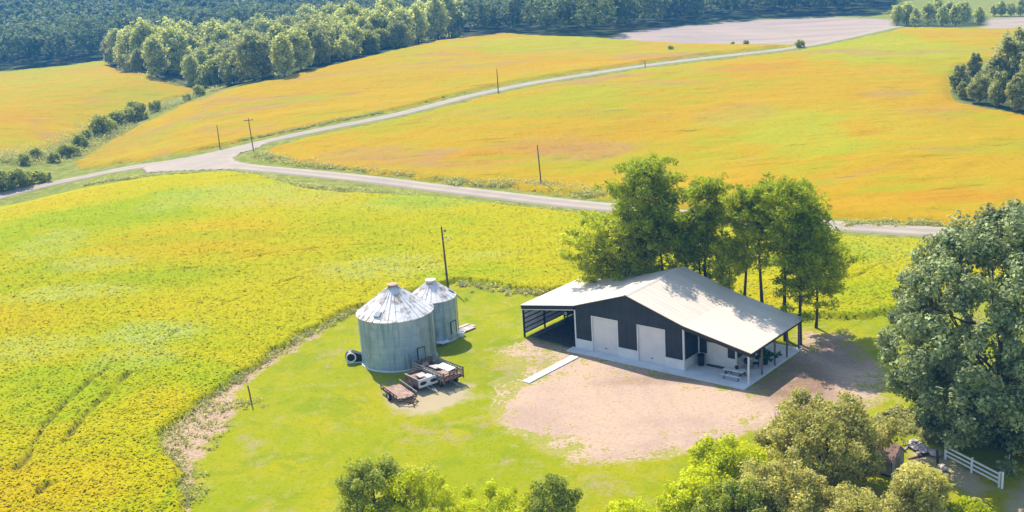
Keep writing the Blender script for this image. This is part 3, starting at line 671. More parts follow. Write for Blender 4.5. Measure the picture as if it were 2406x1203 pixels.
MB().lathe([(0, 0), (.27, 0), (.33, .95), (.3, .95), (.26, .06), (0, .06)], k=20).build('bin_body', M['black'], t, True)
MB().lathe([(.35, .93), (.36, .99), (.24, 1.1), (0, 1.13)], k=20).build('lid', M['black'], t, True)
dm = MB().box(-.85, .85, -.22, .22, 0, .02).build('door_mat', M['trim_dark']); dm.location = bl(14.0, 2.2, .12); dm.rotation_euler = (0, 0, BYAW); tag(dm, 'long dark mat on the porch floor below the white door', 'mat')
t = empty('kettle_grill', bl(16.75, 3.0, .12), 0, 'black kettle grill on three legs by the porch side wall', 'grill')
MB().lathe([(0, .55), (.2, .6), (.3, .75), (.3, .8)], k=20).build('bowl', M['black'], t, True)
MB().lathe([(.31, .81), (.26, .96), (.12, 1.05), (0, 1.07)], k=20).build('lid', M['black'], t, True)
for a in range(3): MB().bar((.2 * math.cos(a * 2.1), .2 * math.sin(a * 2.1), .6), (.34 * math.cos(a * 2.1), .34 * math.sin(a * 2.1), 0), .03).build('leg', M['dark_metal'], t)
t = empty('porch_chair', bl(17.3, 3.7, .12), BYAW - 1.2, 'black metal chair between the grill and the potted plant', 'chair')
MB().box(-.26, .26, -.26, .26, .42, .46).build('seat', M['black'], t); MB().box(-.26, .26, .23, .27, .46, 1.0).build('backrest', M['black'], t)
for x in (-.23, .23):
    for y in (-.23, .23): MB().bar((x, y, 0), (x, y, .44), .04).build('leg', M['dark_metal'], t)
M['leaf_plant'] = leaf_mat('leaf_plant', (.01, .06, .012), (.04, .16, .03))
t = empty('potted_plant', bl(17.6, 4.9, .12), 0, 'large leafy green plant in a dark pot on the porch', 'potted plant')
MB().lathe([(0, 0), (.22, 0), (.3, .45), (.26, .45), (.24, .38), (0, .38)], k=18).build('pot', M['trim_dark'], t, True)
rng = np.random.default_rng(3); cl = rng.normal(size=(26, 3)) * np.array([.38, .38, .25]) + np.array([0, 0, 1.0])
V, Q, T = leaves(rng, cl, np.full(26, .25), 30, .2); link('foliage', npmesh('foliage', V, Q, M['leaf_plant'], fattrs={'tint': T}), t)
st = MB()
for c in cl[:12]: st.tube([(0, 0, .38), (c[0] * .4, c[1] * .4, .7), tuple(c)], [.02, .015, .006], 5)
st.build('stem', M['bark'], t)
t = empty('storage_drum', bl(-5.2, 6.2, 0), BYAW, 'dark drum with a pale round end on a stand in the carport', 'drum')
MB().lathe([(0, -.8), (.3, -.78), (.36, -.6), (.36, .6), (.3, .78), (0, .8)], k=20, M=Matrix.Translation((0, 0, 1.1)) @ Matrix.Rotation(math.pi / 2, 4, 'X')).build('drum_body', M['dark_metal'], t, True)
MB().lathe([(0, 0), (.2, 0), (.2, .03), (0, .03)], k=16, M=Matrix.Translation((0, -.78, 1.1)) @ Matrix.Rotation(math.pi / 2, 4, 'X')).build('end_cap', M['white_plastic'], t)
for y in (-.5, .5): MB().bar((-.35, y, 0), (0, y, .8), .06).bar((.35, y, 0), (0, y, .8), .06).build('leg', M['dark_metal'], t)
pp = MB().tube([(0, 0, .06), (1.8, 4.2, .06)], .06, 8).build('metal_pipe', M['galv'], None, True); a_ = bl(-5.6, .6); pp.location = a_; pp.rotation_euler = (0, 0, BYAW + .35)
tag(pp, 'long grey pipe lying on the carport floor', 'pipe')
p0, p1 = bl(1.2, -9.4), bl(1.3, -1.95)
pth = MB()
for k in range(1): pth.box(-.42, .42, 0, 7.45, -.05, .10)
o = pth.build('concrete_path', M['white_paint'], None, bevel=.02); o.location = p0; o.rotation_euler = (0, 0, math.atan2(p1.y - p0.y, p1.x - p0.x) - math.pi / 2); tag(o, kind='structure')

# ------------------------------------------------------------ grain bins
m = Mat('bin_wall'); p = m.obj()
sep = m.n('SeparateXYZ', {0: p}); ang = m.math('ARCTAN2', sep.outputs[1], sep.outputs[0])
wv = m.n('TexWave', {'Vector': p, 'Scale': 3.0}, wave_type='BANDS', bands_direction='Z').outputs['Fac']
nz = m.noise(p, .8, 6, .65); st = m.noise(m.map(p, (2.2, 2.2, .18)), 1.4, 5, .6)
ring = m.mr(m.math('ABSOLUTE', m.math('SUBTRACT', m.math('FRACT', m.math('DIVIDE', sep.outputs[2], .84)), .5)), .47, .5)
pan = m.mr(m.math('ABSOLUTE', m.math('SUBTRACT', m.math('FRACT', m.math('MULTIPLY', ang, 1.275)), .5)), .485, .5)
col = m.mix(m.mr(nz, .35, .68), (.24, .33, .41), (.36, .42, .46)); col = m.mix(m.mr(st, .48, .68, 0, .7), col, (.15, .19, .22))
col = m.mix(m.math('MULTIPLY', m.mr(m.noise(m.map(p, (1.5, 1.5, .5)), 1.1, 5), .6, .75), .4), col, (.22, .15, .11))
col = m.mix(m.math('MULTIPLY', m.math('MAXIMUM', ring, pan), .45), col, (.10, .11, .115))
m.bsdf(col, .5, m.bump(wv, .25, .03), .35, .4); M['bin_wall'] = m.m
m = Mat('bin_roof'); p = m.obj(); nz = m.noise(p, 1.1, 6, .65, .5); n2 = m.noise(m.map(p, (1, 1, .5)), 2.8, 6, .7)
col = m.mix(m.mr(n2, .4, .7), (.68, .64, .60), (.55, .52, .49)); col = m.mix(m.mr(nz, .49, .62, 0, .8), col, (.25, .165, .11))
m.bsdf(col, .5, None, .15, .4); M['bin_roof'] = m.m
pbr('bin_cap', (.42, .27, .18), .7, .4, 3)
def grain_bin(label, c, r, hw, hp, ribs, door_a, hatch_a, capmat):
    t = empty('grain_bin', c, 0, label, 'grain bin')
    mb = MB().lathe([(r, -.1), (r, hw)], k=96); mb.build('wall', M['bin_wall'], t, True)
    MB().lathe([(r + .03, -.1), (r + .1, -.1), (r + .1, .1), (r + .02, .12)], k=72).build('base_ring', M['concrete'], t)
    k = ribs; rc = .42; V = []; fcs = []
    mb = MB(); seg = ribs * 4
    prof = [(r + .12, hw - .10), (r + .14, hw - .02), (r * .5 + rc * .5, hw + hp * .49), (rc, hw + hp)]
    vs = []
    for (rr, z) in prof:
        for j in range(seg):
            bumpz = .02 if j % 4 == 0 else 0
            a = 2 * math.pi * j / seg; vs.append((rr * math.cos(a), rr * math.sin(a), z + bumpz))
    fs = [(i * seg + j, i * seg + (j + 1) % seg, (i + 1) * seg + (j + 1) % seg, (i + 1) * seg + j) for i in range(len(prof) - 1) for j in range(seg)]
    mb.add(vs, fs); mb.build('roof', M['bin_roof'], t)
    rb = MB()
    for j in range(ribs):
        a = 2 * math.pi * j / ribs; ca, sa = math.cos(a), math.sin(a)
        rb.bar(((r + .13) * ca, (r + .13) * sa, hw + .03), (rc * ca, rc * sa, hw + hp + .04), .035, .02)
    rb.build('rib', M['bin_roof'], t)
    cp = MB().lathe([(rc + .02, hw + hp - .05), (rc + .02, hw + hp + .15), (rc + .14, hw + hp + .17), (rc + .12, hw + hp + .24), (.1, hw + hp + .36), (0, hw + hp + .36)], k=28).build('roof_cap', capmat, t, True)
    ca, sa = math.cos(door_a), math.sin(door_a)
    Md = Matrix.Rotation(door_a, 4, 'Z')
    d = MB().box(r - .05, r + .05, -.38, .38, .75, 1.95, Md).build('door', M['bin_wall'], t)
    MB().box(r - .02, r + .08, -.44, -.38, .7, 2.0, Md).box(r - .02, r + .08, .38, .44, .7, 2.0, Md).box(r - .02, r + .08, -.38, .38, 1.95, 2.0, Md).build('door_frame', M['dark_metal'], d)
    Mh = Matrix.Rotation(hatch_a, 4, 'Z') @ Matrix.Translation((r * .82, 0, hw + hp * .2)) @ Matrix.Rotation(math.atan2(hp, r), 4, 'Y')
    MB().box(-.3, .3, -.3, .3, 0, .16, Mh).build('roof_hatch', M['galv'], t)
    ld = MB(); Ml = Matrix.Rotation(door_a + .45, 4, 'Z')
    for y in (-.2, .2): ld.box(r + .1, r + .14, y - .02, y + .02, .5, hw, Ml)
    z = .7
    while z < hw: ld.box(r + .1, r + .13, -.18, .18, z, z + .03, Ml); z += .32
    ld.build('ladder', M['galv'], t)
    return t
B1 = at(939, 842); B1.z = 0
grain_bin('larger grain bin with rusty streaked conical roof and brown cap', B1, 3.62, 4.98, 2.4, 30, math.atan2(-.75, .66), math.atan2(-.9, -.45), M['bin_cap'])
B2 = at(1023, 791); B2.z = 0
grain_bin('smaller grain bin with clean pale conical roof behind the larger one', B2, 2.35, 4.4, 1.5, 24, math.atan2(-.5, .8), math.atan2(.1, .9), M['roof_metal'])
def bin_fan(label, c, rz):
    t = empty('aeration_fan', c, rz, label, 'fan')
    Mr = Matrix.Translation((0, 0, .62)) @ Matrix.Rotation(math.pi / 2, 4, 'X')
    MB().lathe([(0, -.42), (.42, -.42), (.55, -.34), (.55, .30), (.48, .40)], k=24, M=Mr).build('housing', M['dark_metal'], t, True)
    MB().lathe([(.5, .36), (.5, .46), (.4, .46), (.38, .36)], k=24, M=Mr).build('inlet_ring', M['white_plastic'], t, True)
    MB().lathe([(0, .30), (.37, .30), (.37, .33), (0, .34)], k=20, M=Mr).build('grille', M['black'], t)
    MB().prism([(.2, .1), (1.25, .1), (1.25, .7), (.2, 1.15)], -.35, .35).build('duct', M['black'], t)
    MB().box(-.45, .9, -.4, -.3, 0, .1).box(-.45, .9, .3, .4, 0, .1).build('skid', M['white_paint'], t)
c_ = at(826, 851); c_.z = 0; bin_fan('dark fan unit with a pale rim at the foot of the larger bin', c_, .15)
c_ = at(1043, 797); c_.z = 0; bin_fan('grey fan unit in the shade between the two bins', c_, 1.0)
c_ = at(1040, 809)
o = MB().lathe([(0, 0.22), (.2, .3), (.62, .34), (.68, .32), (.2, .26), (0, .2)], k=24).add(MB().lathe([(.16, 0), (.2, .28)], k=10).v, MB().lathe([(.16, 0), (.2, .28)], k=10).f).build('metal_disc', M['white_plastic'], None, True)
o.location = (c_.x, c_.y, 0); tag(o, 'white round metal disc resting in the shade beside the larger bin', 'metal disc')
c_ = at(1083, 789)
o = MB().lathe([(0, 0), (.36, 0), (.42, .42), (.38, .44), (.3, .12), (0, .1)], k=20).build('plastic_tub', M['white_plastic'], None, True); o.location = (c_.x, c_.y, 0); tag(o, 'white plastic tub on the grass below the board pile', 'tub')
rng = random.Random(5); c_ = at(1088, 774)
for k in range(9):
    lv = k // 4; x = (k % 4) * .42 - .6 + rng.uniform(-.05, .05) + lv * .15
    o = MB().box(-.17, .17, -1.5 + rng.uniform(0, .4), 1.4 - rng.uniform(0, .5), 0, .07).build('board', M['pale_board'], None)
    a = -.85 + rng.uniform(-.13, .13); o.rotation_euler = (0, 0, a)
    o.location = (c_.x + x * math.cos(-.85), c_.y + x * math.sin(-.85), .02 + lv * .075 + .0)
    tag(o, 'pinkish weathered board in the loose pile beside the smaller bin', 'board', 'boards in the pile by the bins')

# ------------------------------------------------------------ poles
def utility_pole(label, px, py, pty, arm=0, lamp=False, top_dx=0, r0=.115, ang=.3):
    c = at(px, py); h = top_h(c, pty); t = empty('utility_pole', c, ang, label, 'utility pole')
    lean = top_dx / scale_at(c)
    ca, sa = math.cos(-ang), math.sin(-ang)
    MB().tube([(0, 0, -.4), (lean * ca * .5, lean * sa * .5, h / 2), (lean * ca, lean * sa, h)], [r0, r0 * .85, r0 * .65], 10).build('pole', M['pole_wood'], t, True)
    T = Vector((lean * ca, lean * sa, h))
    if arm:
        MB().bar(T + Vector((-arm / 2, .12, -.5)), T + Vector((arm / 2, .12, -.5)), .1, .12).build('crossarm', M['pole_wood'], t)
        for x in (-arm * .45, arm * .45, 0): MB().lathe([(0, 0), (.05, 0), (.06, .1), (.03, .16), (0, .17)], (T.x + x, T.y + .12, T.z - .44), 8).build('insulator', M['dark_metal'], t)
    else: MB().lathe([(0, 0), (.05, 0), (.06, .1), (.03, .16), (0, .17)], (T.x, T.y, T.z), 8).build('insulator', M['dark_metal'], t)
    if lamp:
        MB().tube([T + Vector((0, 0, -1.3)), T + Vector((.35, -.2, -1.15)), T + Vector((.55, -.3, -1.2))], .03, 6).build('lamp_arm', M['dark_metal'], t)
        MB().lathe([(0, .12), (.1, .1), (.2, -.12), (.12, -.2), (0, -.2)], tuple(T + Vector((.55, -.3, -1.3))), 14).build('lamp_head', M['white_plastic'], t, True)
        MB().box(.05, .3, -.1, .1, h - .45, h - .3).build('bracket', M['dark_metal'], t)
    return t
pbr('pole_wood', (.11, .082, .065), .9, .4, 3)
utility_pole('dark wooden yard light pole rising behind the smaller grain bin', 1053, 676, 535, lamp=True, r0=.13, top_dx=-4)
utility_pole('roadside pole at the inside corner of the road fork', 597, 362, 277, 1.8, top_dx=-3)
utility_pole('roadside pole across the road, just left of the fork', 517, 349, 295)
utility_pole('lone thin pole half way up the farther road', 1171, 219, 163, r0=.125)
utility_pole('pole at the field edge beyond the nearer road, left of the pines', 1272, 436, 342, top_dx=-4)
utility_pole('faint distant pole where the farther road nears the field crest', 1516, 158, 144, r0=.125)
c_ = at(592, 950)
o = MB().tube([(0, 0, -.2), (-.08, .02, 1.0), (-.16, .04, top_h(c_, 906))], [.07, .065, .06], 8).build('fence_post', M['pole_wood'], None, True); o.location = c_; tag(o, 'single dark leaning post at the crop edge near the weedy patch', 'post')

# ------------------------------------------------------------ old farm wagons by the larger bin
TY = -.93
t = empty('pickup_bed_trailer', at(991, 908), TY, 'rusty pickup bed trailer with a white tailgate and tan lid, between the other wagons', 'trailer')
bx = MB(); L2, W2 = 1.15, 1.02
bx.box(-L2, L2, -W2, -W2 + .06, .5, 1.2).box(-L2, L2, W2 - .06, W2, .5, 1.2).box(-L2, -L2 + .06, -W2, W2, .5, 1.2).box(-L2, L2, -W2 + .06, W2 - .06, .48, .56)
for y in (-W2 - .02, W2 + .02): bx.lathe([(0, 0), (.42, 0), (.42, .1), (.34, .14), (0, .14)], k=20, M=Matrix.Translation((0, y + (.0 if y > 0 else .0), .5)) @ Matrix.Rotation(-math.pi / 2 if y > 0 else math.pi / 2, 4, 'X'))
bx.build('bed', M['rust'], t)
MB().box(-L2, L2, -W2 - .03, -W2 + .12, 1.2, 1.25).box(-L2, L2, W2 - .12, W2 + .03, 1.2, 1.25).build('bed_rail', M['grey_board'], t)
tg = MB().box(L2, L2 + .07, -W2, W2, .45, 1.22).build('tailgate', M['white_paint'], t)
for y in (-.55, .55): MB().lathe([(0, 0), (.24, 0), (.24, .015), (0, .015)], k=18, M=Matrix.Translation((L2 + .07, y, .82)) @ Matrix.Rotation(math.pi / 2, 4, 'Y') @ Matrix.Diagonal((.7, 1.5, 1, 1))).build('lamp_opening', M['rust_dark'], tg)
MB().box(-L2 + .06, .1, -W2 + .06, W2 - .06, .95, 1.0).build('bed_cover', M['rust'], t)
MB().box(-.55, .25, -.35, .45, 1.05, 1.12, Matrix.Rotation(.12, 4, 'Y')).build('hatch_lid', M['pale_board'], t)
MB().box(.35, 1.0, -.1, .5, .6, 1.15, Matrix.Rotation(.3, 4, 'Z')).build('white_sheet', M['white_paint'], t)
for y in (-.95, .95):
    wh = MB().lathe([(.2, -.11), (.36, -.11), (.4, -.07), (.4, .07), (.36, .11), (.2, .11)], k=20, M=Matrix.Translation((-.1, y, .4)) @ Matrix.Rotation(math.pi / 2, 4, 'X')).build('wheel', M['rubber'], t, True)
    MB().lathe([(0, -.06), (.21, -.08), (.21, .08), (0, .06)], k=16, M=Matrix.Translation((-.1, y, .4)) @ Matrix.Rotation(math.pi / 2, 4, 'X')).build('rim', M['white_paint'], wh)
MB().bar((L2, -.25, .42), (L2 + 1.5, 0, .2), .08).bar((L2, .25, .42), (L2 + 1.5, 0, .2), .08).build('tow_bar', M['grey_board'], t)

t = empty('rail_sided_wagon', at(1031, 893), TY + .05, 'largest rusty stake-sided wagon loaded with pale junk beside the larger bin', 'trailer')
L2, W2 = 2.35, 1.12
MB().box(-L2, L2, -W2, W2, .68, .78).box(-L2, L2, -.5, -.38, .5, .68).box(-L2, L2, .38, .5, .5, .68).build('deck', M['rust_dark'], t)
rng = random.Random(2)
for y in (-W2, W2):
    sd = MB(); rl = MB()
    for k in range(13): x = -L2 + .1 + k * (2 * L2 - .2) / 12; sd.box(x - .035, x + .035, y - .03, y + .03, .6, 1.55 + rng.uniform(-.05, .08))
    for z in (.86, 1.14, 1.42): rl.box(-L2, L2, y + (.03 if y > 0 else -.055), y + (.055 if y > 0 else -.03), z, z + .14)
    sd.build('side_slats', M['grey_board'], t); rl.build('side_rail', M['grey_board'], t)
e = MB()
for z in (.82, 1.0, 1.2, 1.4): e.box(L2, L2 + .05, -W2, W2, z, z + .07)
for y in (-1.1, -.4, .4, 1.1): e.box(L2 - .02, L2 + .07, y - .05, y + .05, .55, 1.6)
e.build('end_gate', M['rust'], t)
MB().box(-L2 - .04, -L2, -W2, W2, .7, 1.5).build('front_board', M['rust'], t)
ld = MB()
for k in range(16):
    Mx = Matrix.Translation((rng.uniform(-2.0, 1.9), rng.uniform(-.75, .75), rng.uniform(.86, 1.25))) @ Matrix.Rotation(rng.uniform(-.6, .6), 4, 'Z') @ Matrix.Rotation(rng.uniform(-.35, .35), 4, 'X') @ Matrix.Rotation(rng.uniform(-.2, .2), 4, 'Y')
    ld.box(-rng.uniform(.3, .9), rng.uniform(.3, .9), -rng.uniform(.1, .4), rng.uniform(.1, .4), -.03, .03, Mx)
ob = ld.build('load', M['worn_deck'], t); tag(ob, 'heap of loose weathered boards')
MB().box(-.2, 1.7, .1, .95, 1.3, 1.34, Matrix.Rotation(.12, 4, 'X')).build('white_sheet', M['white_paint'], t)
MB().box(-.9, .2, -.55, .35, 1.22, 1.27, Matrix.Rotation(-.1, 4, 'X')).build('loose_board', M['pale_board'], t)
for x in (-1.5, 1.5):
    for y in (-.85, .85):
        wh = MB().lathe([(.2, -.1), (.3, -.1), (.34, -.06), (.34, .06), (.3, .1), (.2, .1)], k=18, M=Matrix.Translation((x, y, .34)) @ Matrix.Rotation(math.pi / 2, 4, 'X')).build('wheel', M['rubber'], t, True)
        MB().lathe([(0, -.06), (.21, -.08), (.21, .08), (0, .06)], k=14, M=Matrix.Translation((x, y, .34)) @ Matrix.Rotation(math.pi / 2, 4, 'X')).build('rim', M['rust'], wh)
MB().bar((L2, 0, .45), (L2 + .5, .2, .1), .1).build('jack_leg', M['grey_board'], t)

t = empty('flat_trailer', at(938, 931), TY - .12, 'low rusty flat trailer with one black wheel showing, nearest the crop side', 'trailer')
L2, W2 = 1.75, .95
fr = MB().box(-L2, L2, -W2, -W2 + .1, .38, .5).box(-L2, L2, W2 - .1, W2, .38, .5)
for k in range(5): x = -L2 + k * L2 / 2; fr.box(x - .05, x + .05, -W2, W2, .34, .42)
fr.build('frame', M['rust_dark'], t)
dk = MB()
for k in range(7): y = -W2 + .12 + k * .245; dk.box(-L2 + rng.uniform(0, .2), L2 - rng.uniform(0, .35), y, y + .225, .42, .46)
dk.build('deck', M['worn_deck'], t)
for y in (-W2, W2):
    r_ = MB().bar((-L2 - .1, y, .78), (L2, y, .74), .07)
    for k in range(6): x = -L2 + k * 2 * L2 / 5.2; r_.bar((x, y, .4), (x, y, .78), .05)
    r_.build('side_rail', M['rust_dark'] if y < 0 else M['grey_board'], t)
for y in (-1.08, 1.08):
    wh = MB().lathe([(.2, -.11), (.33, -.11), (.38, -.06), (.38, .06), (.33, .11), (.2, .11)], k=20, M=Matrix.Translation((.25, y, .38)) @ Matrix.Rotation(math.pi / 2, 4, 'X')).build('wheel', M['rubber'], t, True)
    MB().lathe([(0, -.05), (.21, -.08), (.21, .08), (0, .05)], k=14, M=Matrix.Translation((.25, y, .38)) @ Matrix.Rotation(math.pi / 2, 4, 'X')).build('rim', M['white_paint'], wh)
MB().bar((L2, -W2, .42), (L2 + 1.0, 0, .3), .09).bar((L2, W2, .42), (L2 + 1.0, 0, .3), .09).bar((L2 + .8, 0, .32), (L2 + 1.4, 0, .2), .1).bar((L2 + .9, -.4, .2), (L2 + 1.0, .5, .3), .07).build('hitch', M['rust_dark'], t)

# ------------------------------------------------------------ shed, rail fence, tank and scrap near the large tree
a0 = at(2095, 1122); th = math.atan2(-.73, .68)
t = empty('garden_shed', a0, th, 'small weathered shed with a rusty pink gable roof among the bushes', 'shed')
SL, SW, SH, SR = 2.1, 1.75, 1.35, 2.15                         # local x runs back along the long wall from the near corner
MB().box(-SL, 0, 0, .06, 0, SH).box(-SL, 0, SW - .06, SW, 0, SH).prism([(0, 0), (SW, 0), (SW, SH), (SW / 2, SR), (0, SH)], 0, .06, Matrix.Translation((0, 0, 0)) @ Matrix.Rotation(math.pi / 2, 4, 'Z')).prism([(0, 0), (SW, 0), (SW, SH), (SW / 2, SR), (0, SH)], SL - .06, SL, Matrix.Rotation(math.pi / 2, 4, 'Z')).build('wall', M['grey_board'], t)
rf = MB()
for sg in (-1, 1):
    a = (SW / 2 + sg * (SW / 2 + .18), SH - .16); b = (SW / 2, SR + .03)
    pts = [a, b, (b[0], b[1] + .06), (a[0], a[1] + .06)]
    if sg > 0: pts = [b, a, (a[0], a[1] + .06), (b[0], b[1] + .06)]
    rf.prism(pts, -.15, SL + .15, Matrix.Rotation(math.pi / 2, 4, 'Z'))
M['shed_roof'] = simple('shed_roof', (.40, .25, .20), .8, .4, 2.2, col2=(.22, .12, .09))
rf.build('roof', M['shed_roof'], t)
MB().box(.0, .03, .55, 1.15, .1, 1.2).build('door', M['post_wood'], t)
MB().box(-SL + .1, -.1, -.1, -.02, 0, .12).build('skid', M['trim_dark'], t)

def rail_fence():
    A = at(2221, 1079); B = at(2347, 1145); d = (B - A); L = d.length
    t = empty('rail_fence', A, math.atan2(d.y, d.x), 'short white three-rail fence section in front of the large dark tree', 'fence')
    for x in (0, L * .5, L):
        p_ = MB().box(x - .055, x + .055, -.055, .055, -.2, 1.12).build('post', M['white_plastic'], t)
        MB().prism([(x - .07, 1.12), (x + .07, 1.12), (x, 1.2)], -.07, .07).build('post_cap', M['white_plastic'], p_)
    for z in (.28, .6, .94):
        for (x0, x1) in ((.055, L * .5 - .055), (L * .5 + .055, L - .055)): MB().box(x0, x1, -.03, .03, z, z + .13).build('rail', M['white_plastic'], t)
rail_fence()
o = MB().box(-.06, .06, -.06, .06, -.2, 1.2).add([(-.08, -.08, 1.2), (.08, -.08, 1.2), (.08, .08, 1.2), (-.08, .08, 1.2), (0, 0, 1.28)], [(3, 2, 1, 0), (0, 1, 4), (1, 2, 4), (2, 3, 4), (3, 0, 4)]).build('gate_post', M['white_plastic']); o.location = at(2354, 1148); tag(o, 'separate white gate post just past the right end of the rail fence', 'post')
o = MB().tube([(0, 0, -.2), (.04, 0, .6), (.1, 0, 1.15)], .03, 8).build('marker_stake', M['white_plastic']); o.location = at(2367, 1103); tag(o, 'thin pale stake in the shade behind the white fence', 'stake')
c_ = at(2212, 918)
t = empty('propane_tank', c_, .5, 'white horizontal tank half hidden behind the large dark tree', 'tank')
MB().lathe([(0, -1.3), (.3, -1.24), (.5, -1.0), (.52, -.9), (.52, .9), (.5, 1.0), (.3, 1.24), (0, 1.3)], k=24, M=Matrix.Translation((0, 0, .85)) @ Matrix.Rotation(math.pi / 2, 4, 'Y')).build('tank_body', M['white_plastic'], t, True)
for x in (-.8, .8): MB().box(x - .08, x + .08, -.35, .35, 0, .5).build('leg', M['concrete'], t)
MB().lathe([(.16, 1.35), (.16, 1.5), (.1, 1.56), (0, 1.57)], k=14).build('valve_dome', M['white_plastic'], t, True)
rng = random.Random(8)
for k, (px, py) in enumerate([(2142, 1052), (2152, 1058), (2163, 1056), (2170, 1066), (2180, 1060), (2188, 1068), (2158, 1068), (2148, 1045), (2196, 1072), (2212, 1100), (2218, 1106)]):
    c_ = at(px, py); mb = MB(); n = 9
    prof = [(0, 0)] + [(.34 * math.sin(math.pi * (i + .6) / 5) * rng.uniform(.8, 1.1), .36 * (i + .6) / 4) for i in range(4)] + [(0, .36)]
    mb.lathe(prof, k=8); mb.v = [(x * rng.uniform(.75, 1.25), y * rng.uniform(.8, 1.2), z * rng.uniform(.8, 1.15)) for x, y, z in mb.v]
    o = mb.build('stone_block', M['stone']); o.location = c_; o.rotation_euler = (0, 0, k * 1.3); o.scale = (rng.uniform(.7, 1.3),) * 3
    tag(o, 'pale broken stone block in the rubble between shed and white fence', 'stone', 'stones beside the shed')
for k, (px, py, a, L, tl) in enumerate([(2168, 1072, .3, 1.3, 'long dark'), (2202, 1088, 1.3, .55, 'leaning rusty'), (2135, 1047, .9, .9, 'short weathered')]):
    o = MB().box(-L, L, -.08, .08, 0, .09, Matrix.Rotation(-.9 if k == 1 else -.08, 4, 'Y')).build('timber', M['rust_dark'] if k < 2 else M['grey_board']); o.location = at(px, py) + Vector((0, 0, .05 if k != 1 else .4)); o.rotation_euler = (0, 0, a)
    tag(o, tl + ' timber lying in the rubble between shed and white fence', 'timber')

# ------------------------------------------------------------ pines behind the barn
M['pine'] = leaf_mat('pine_needles', (.04,.088,.004), (.50,.56,.02), .42)
M['pine_yellow'] = leaf_mat('pine_needles_pale', (.10,.15,.006), (.62,.64,.03), .48)
PG = 'pines in the grove behind the barn'
def pine_at(px, py, top, wpx, seed, label, mat='pine', cf=.3, lean=(0, 0), dens=1.0, tipr=.62):
    c = at(px, py); h = top_h(c, top) * .94; pine('pine_tree', label, c, h, wpx / 2 / scale_at(c), seed, M[mat], cf, lean, dens, PG, tipr)
pine_at(1526, 736, 372, 200, 1, 'tallest pine with a broad dark rounded crown, left in the grove behind the barn', cf=.45, dens=1.45, tipr=.74)
pine_at(1442, 722, 512, 240, 2, 'short spreading yellowish pine at the left edge of the grove', 'pine_yellow', .12, (-1.0, 0), 1.5)
pine_at(1556, 744, 462, 130, 3, 'lower pine standing close against the right of the tallest pine', cf=.38)
pine_at(1478, 728, 520, 130, 12, 'low pine between the spreading pine and the tallest pine', cf=.25, dens=1.1)
pine_at(1606, 750, 500, 110, 13, 'dark low-crowned pine filling the gap in the middle of the grove', cf=.4)
pine_at(1664, 762, 413, 125, 4, 'slender tall pine with a small narrow top, middle of the grove', cf=.5)
pine_at(1640, 757, 490, 120, 5, 'shorter pine half hidden beside the slender tall pine', cf=.42)
pine_at(1752, 780, 440, 130, 6, 'pale pine with bare lower trunk behind the roof ridge slope', 'pine_yellow', .45)
pine_at(1786, 786, 428, 140, 7, 'pine with a forked bare trunk, right of the pale pine', cf=.5)
pine_at(1720, 773, 560, 100, 14, 'low yellowish pine under the crown of the pale pine', 'pine_yellow', .35)
pine_at(1850, 798, 416, 150, 8, 'tall dense pine with a domed crown over the porch end', cf=.48, dens=1.5, tipr=.76)
pine_at(1876, 807, 500, 185, 9, 'wide low pine at the right edge of the grove by the back porch post', 'pine', .22, (.9, .3), 1.0)
pine_at(1915, 772, 545, 165, 15, 'outermost yellow-green pine reaching right over the grass', 'pine_yellow', .24, (.6, 0), .9)

# ------------------------------------------------------------ large tree, foreground trees and bushes
M['leaf_dark'] = leaf_mat('leaf_dark', (.010,.042,.010), (.62,.68,.28), .17)
M['leaf_olive'] = leaf_mat('leaf_olive', (.09,.11,.008), (.80,.70,.20), .35)
M['leaf_yellow'] = leaf_mat('leaf_yellow', (.17,.24,.002), (.82,.82,.003), .42)
M['leaf_green'] = leaf_mat('leaf_green', (.03,.065,.004), (.52,.55,.07), .34)
def tree_at(name, label, cat_, px, py, top, wpx, mat, seed, **k):
    c = at(px, py); h = top_h(c, top); r = wpx / 2 / scale_at(c)
    return broadleaf(name, label, cat_, c, h, r, M[mat], seed, **k)
tree_at('broadleaf_tree', 'huge dense dark-green tree with silvery lit leaf clumps at the right edge', 'tree', 2368, 1030, 490, 600, 'leaf_dark', 21, nclump=560, per=230, leaf=.24, cr=.88, crown_from=.0, lump=.14, shell=.38, cone=.30, skirt=110)
FG = 'trees along the near edge of the yard'
tree_at('broadleaf_tree', 'dark rounded tree, leftmost of the near trees at the bottom edge', 'tree', 895, 1290, 1072, 190, 'leaf_green', 31, nclump=110, per=192, leaf=0.14, cr=.6, crown_from=.1, group=FG)
tree_at('leafy_bush', 'yellow-green bush leaning out right of the leftmost dark tree', 'bush', 985, 1300, 1100, 210, 'leaf_yellow', 32, nclump=100, per=144, leaf=0.12, cr=.5, crown_from=.1, group=FG, multi=4, lump=.35)
tree_at('leafy_bush', 'low yellow-green bush between the two dark near trees', 'bush', 1165, 1300, 1140, 210, 'leaf_yellow', 33, nclump=100, per=144, leaf=0.12, cr=.5, crown_from=.1, group=FG, multi=4, lump=.35)
tree_at('broadleaf_tree', 'dark pointed tree rising in the middle of the bottom edge', 'tree', 1305, 1290, 1113, 150, 'leaf_green', 34, nclump=90, per=176, leaf=0.13, cr=.5, crown_from=.1, group=FG, cone=.55)
tree_at('leafy_bush', 'small yellow-green bush low at the bottom edge left of the hedge', 'bush', 1480, 1290, 1178, 150, 'leaf_yellow', 35, nclump=60, per=144, leaf=0.12, cr=.5, crown_from=.1, group=FG, multi=4)
tree_at('leafy_bush', 'large bright yellow-green bush spreading below the bare yard', 'bush', 1712, 1185, 1035, 215, 'leaf_yellow', 36, nclump=150, per=176, leaf=0.14, cr=.6, crown_from=.05, group=FG, multi=5, lump=.3)
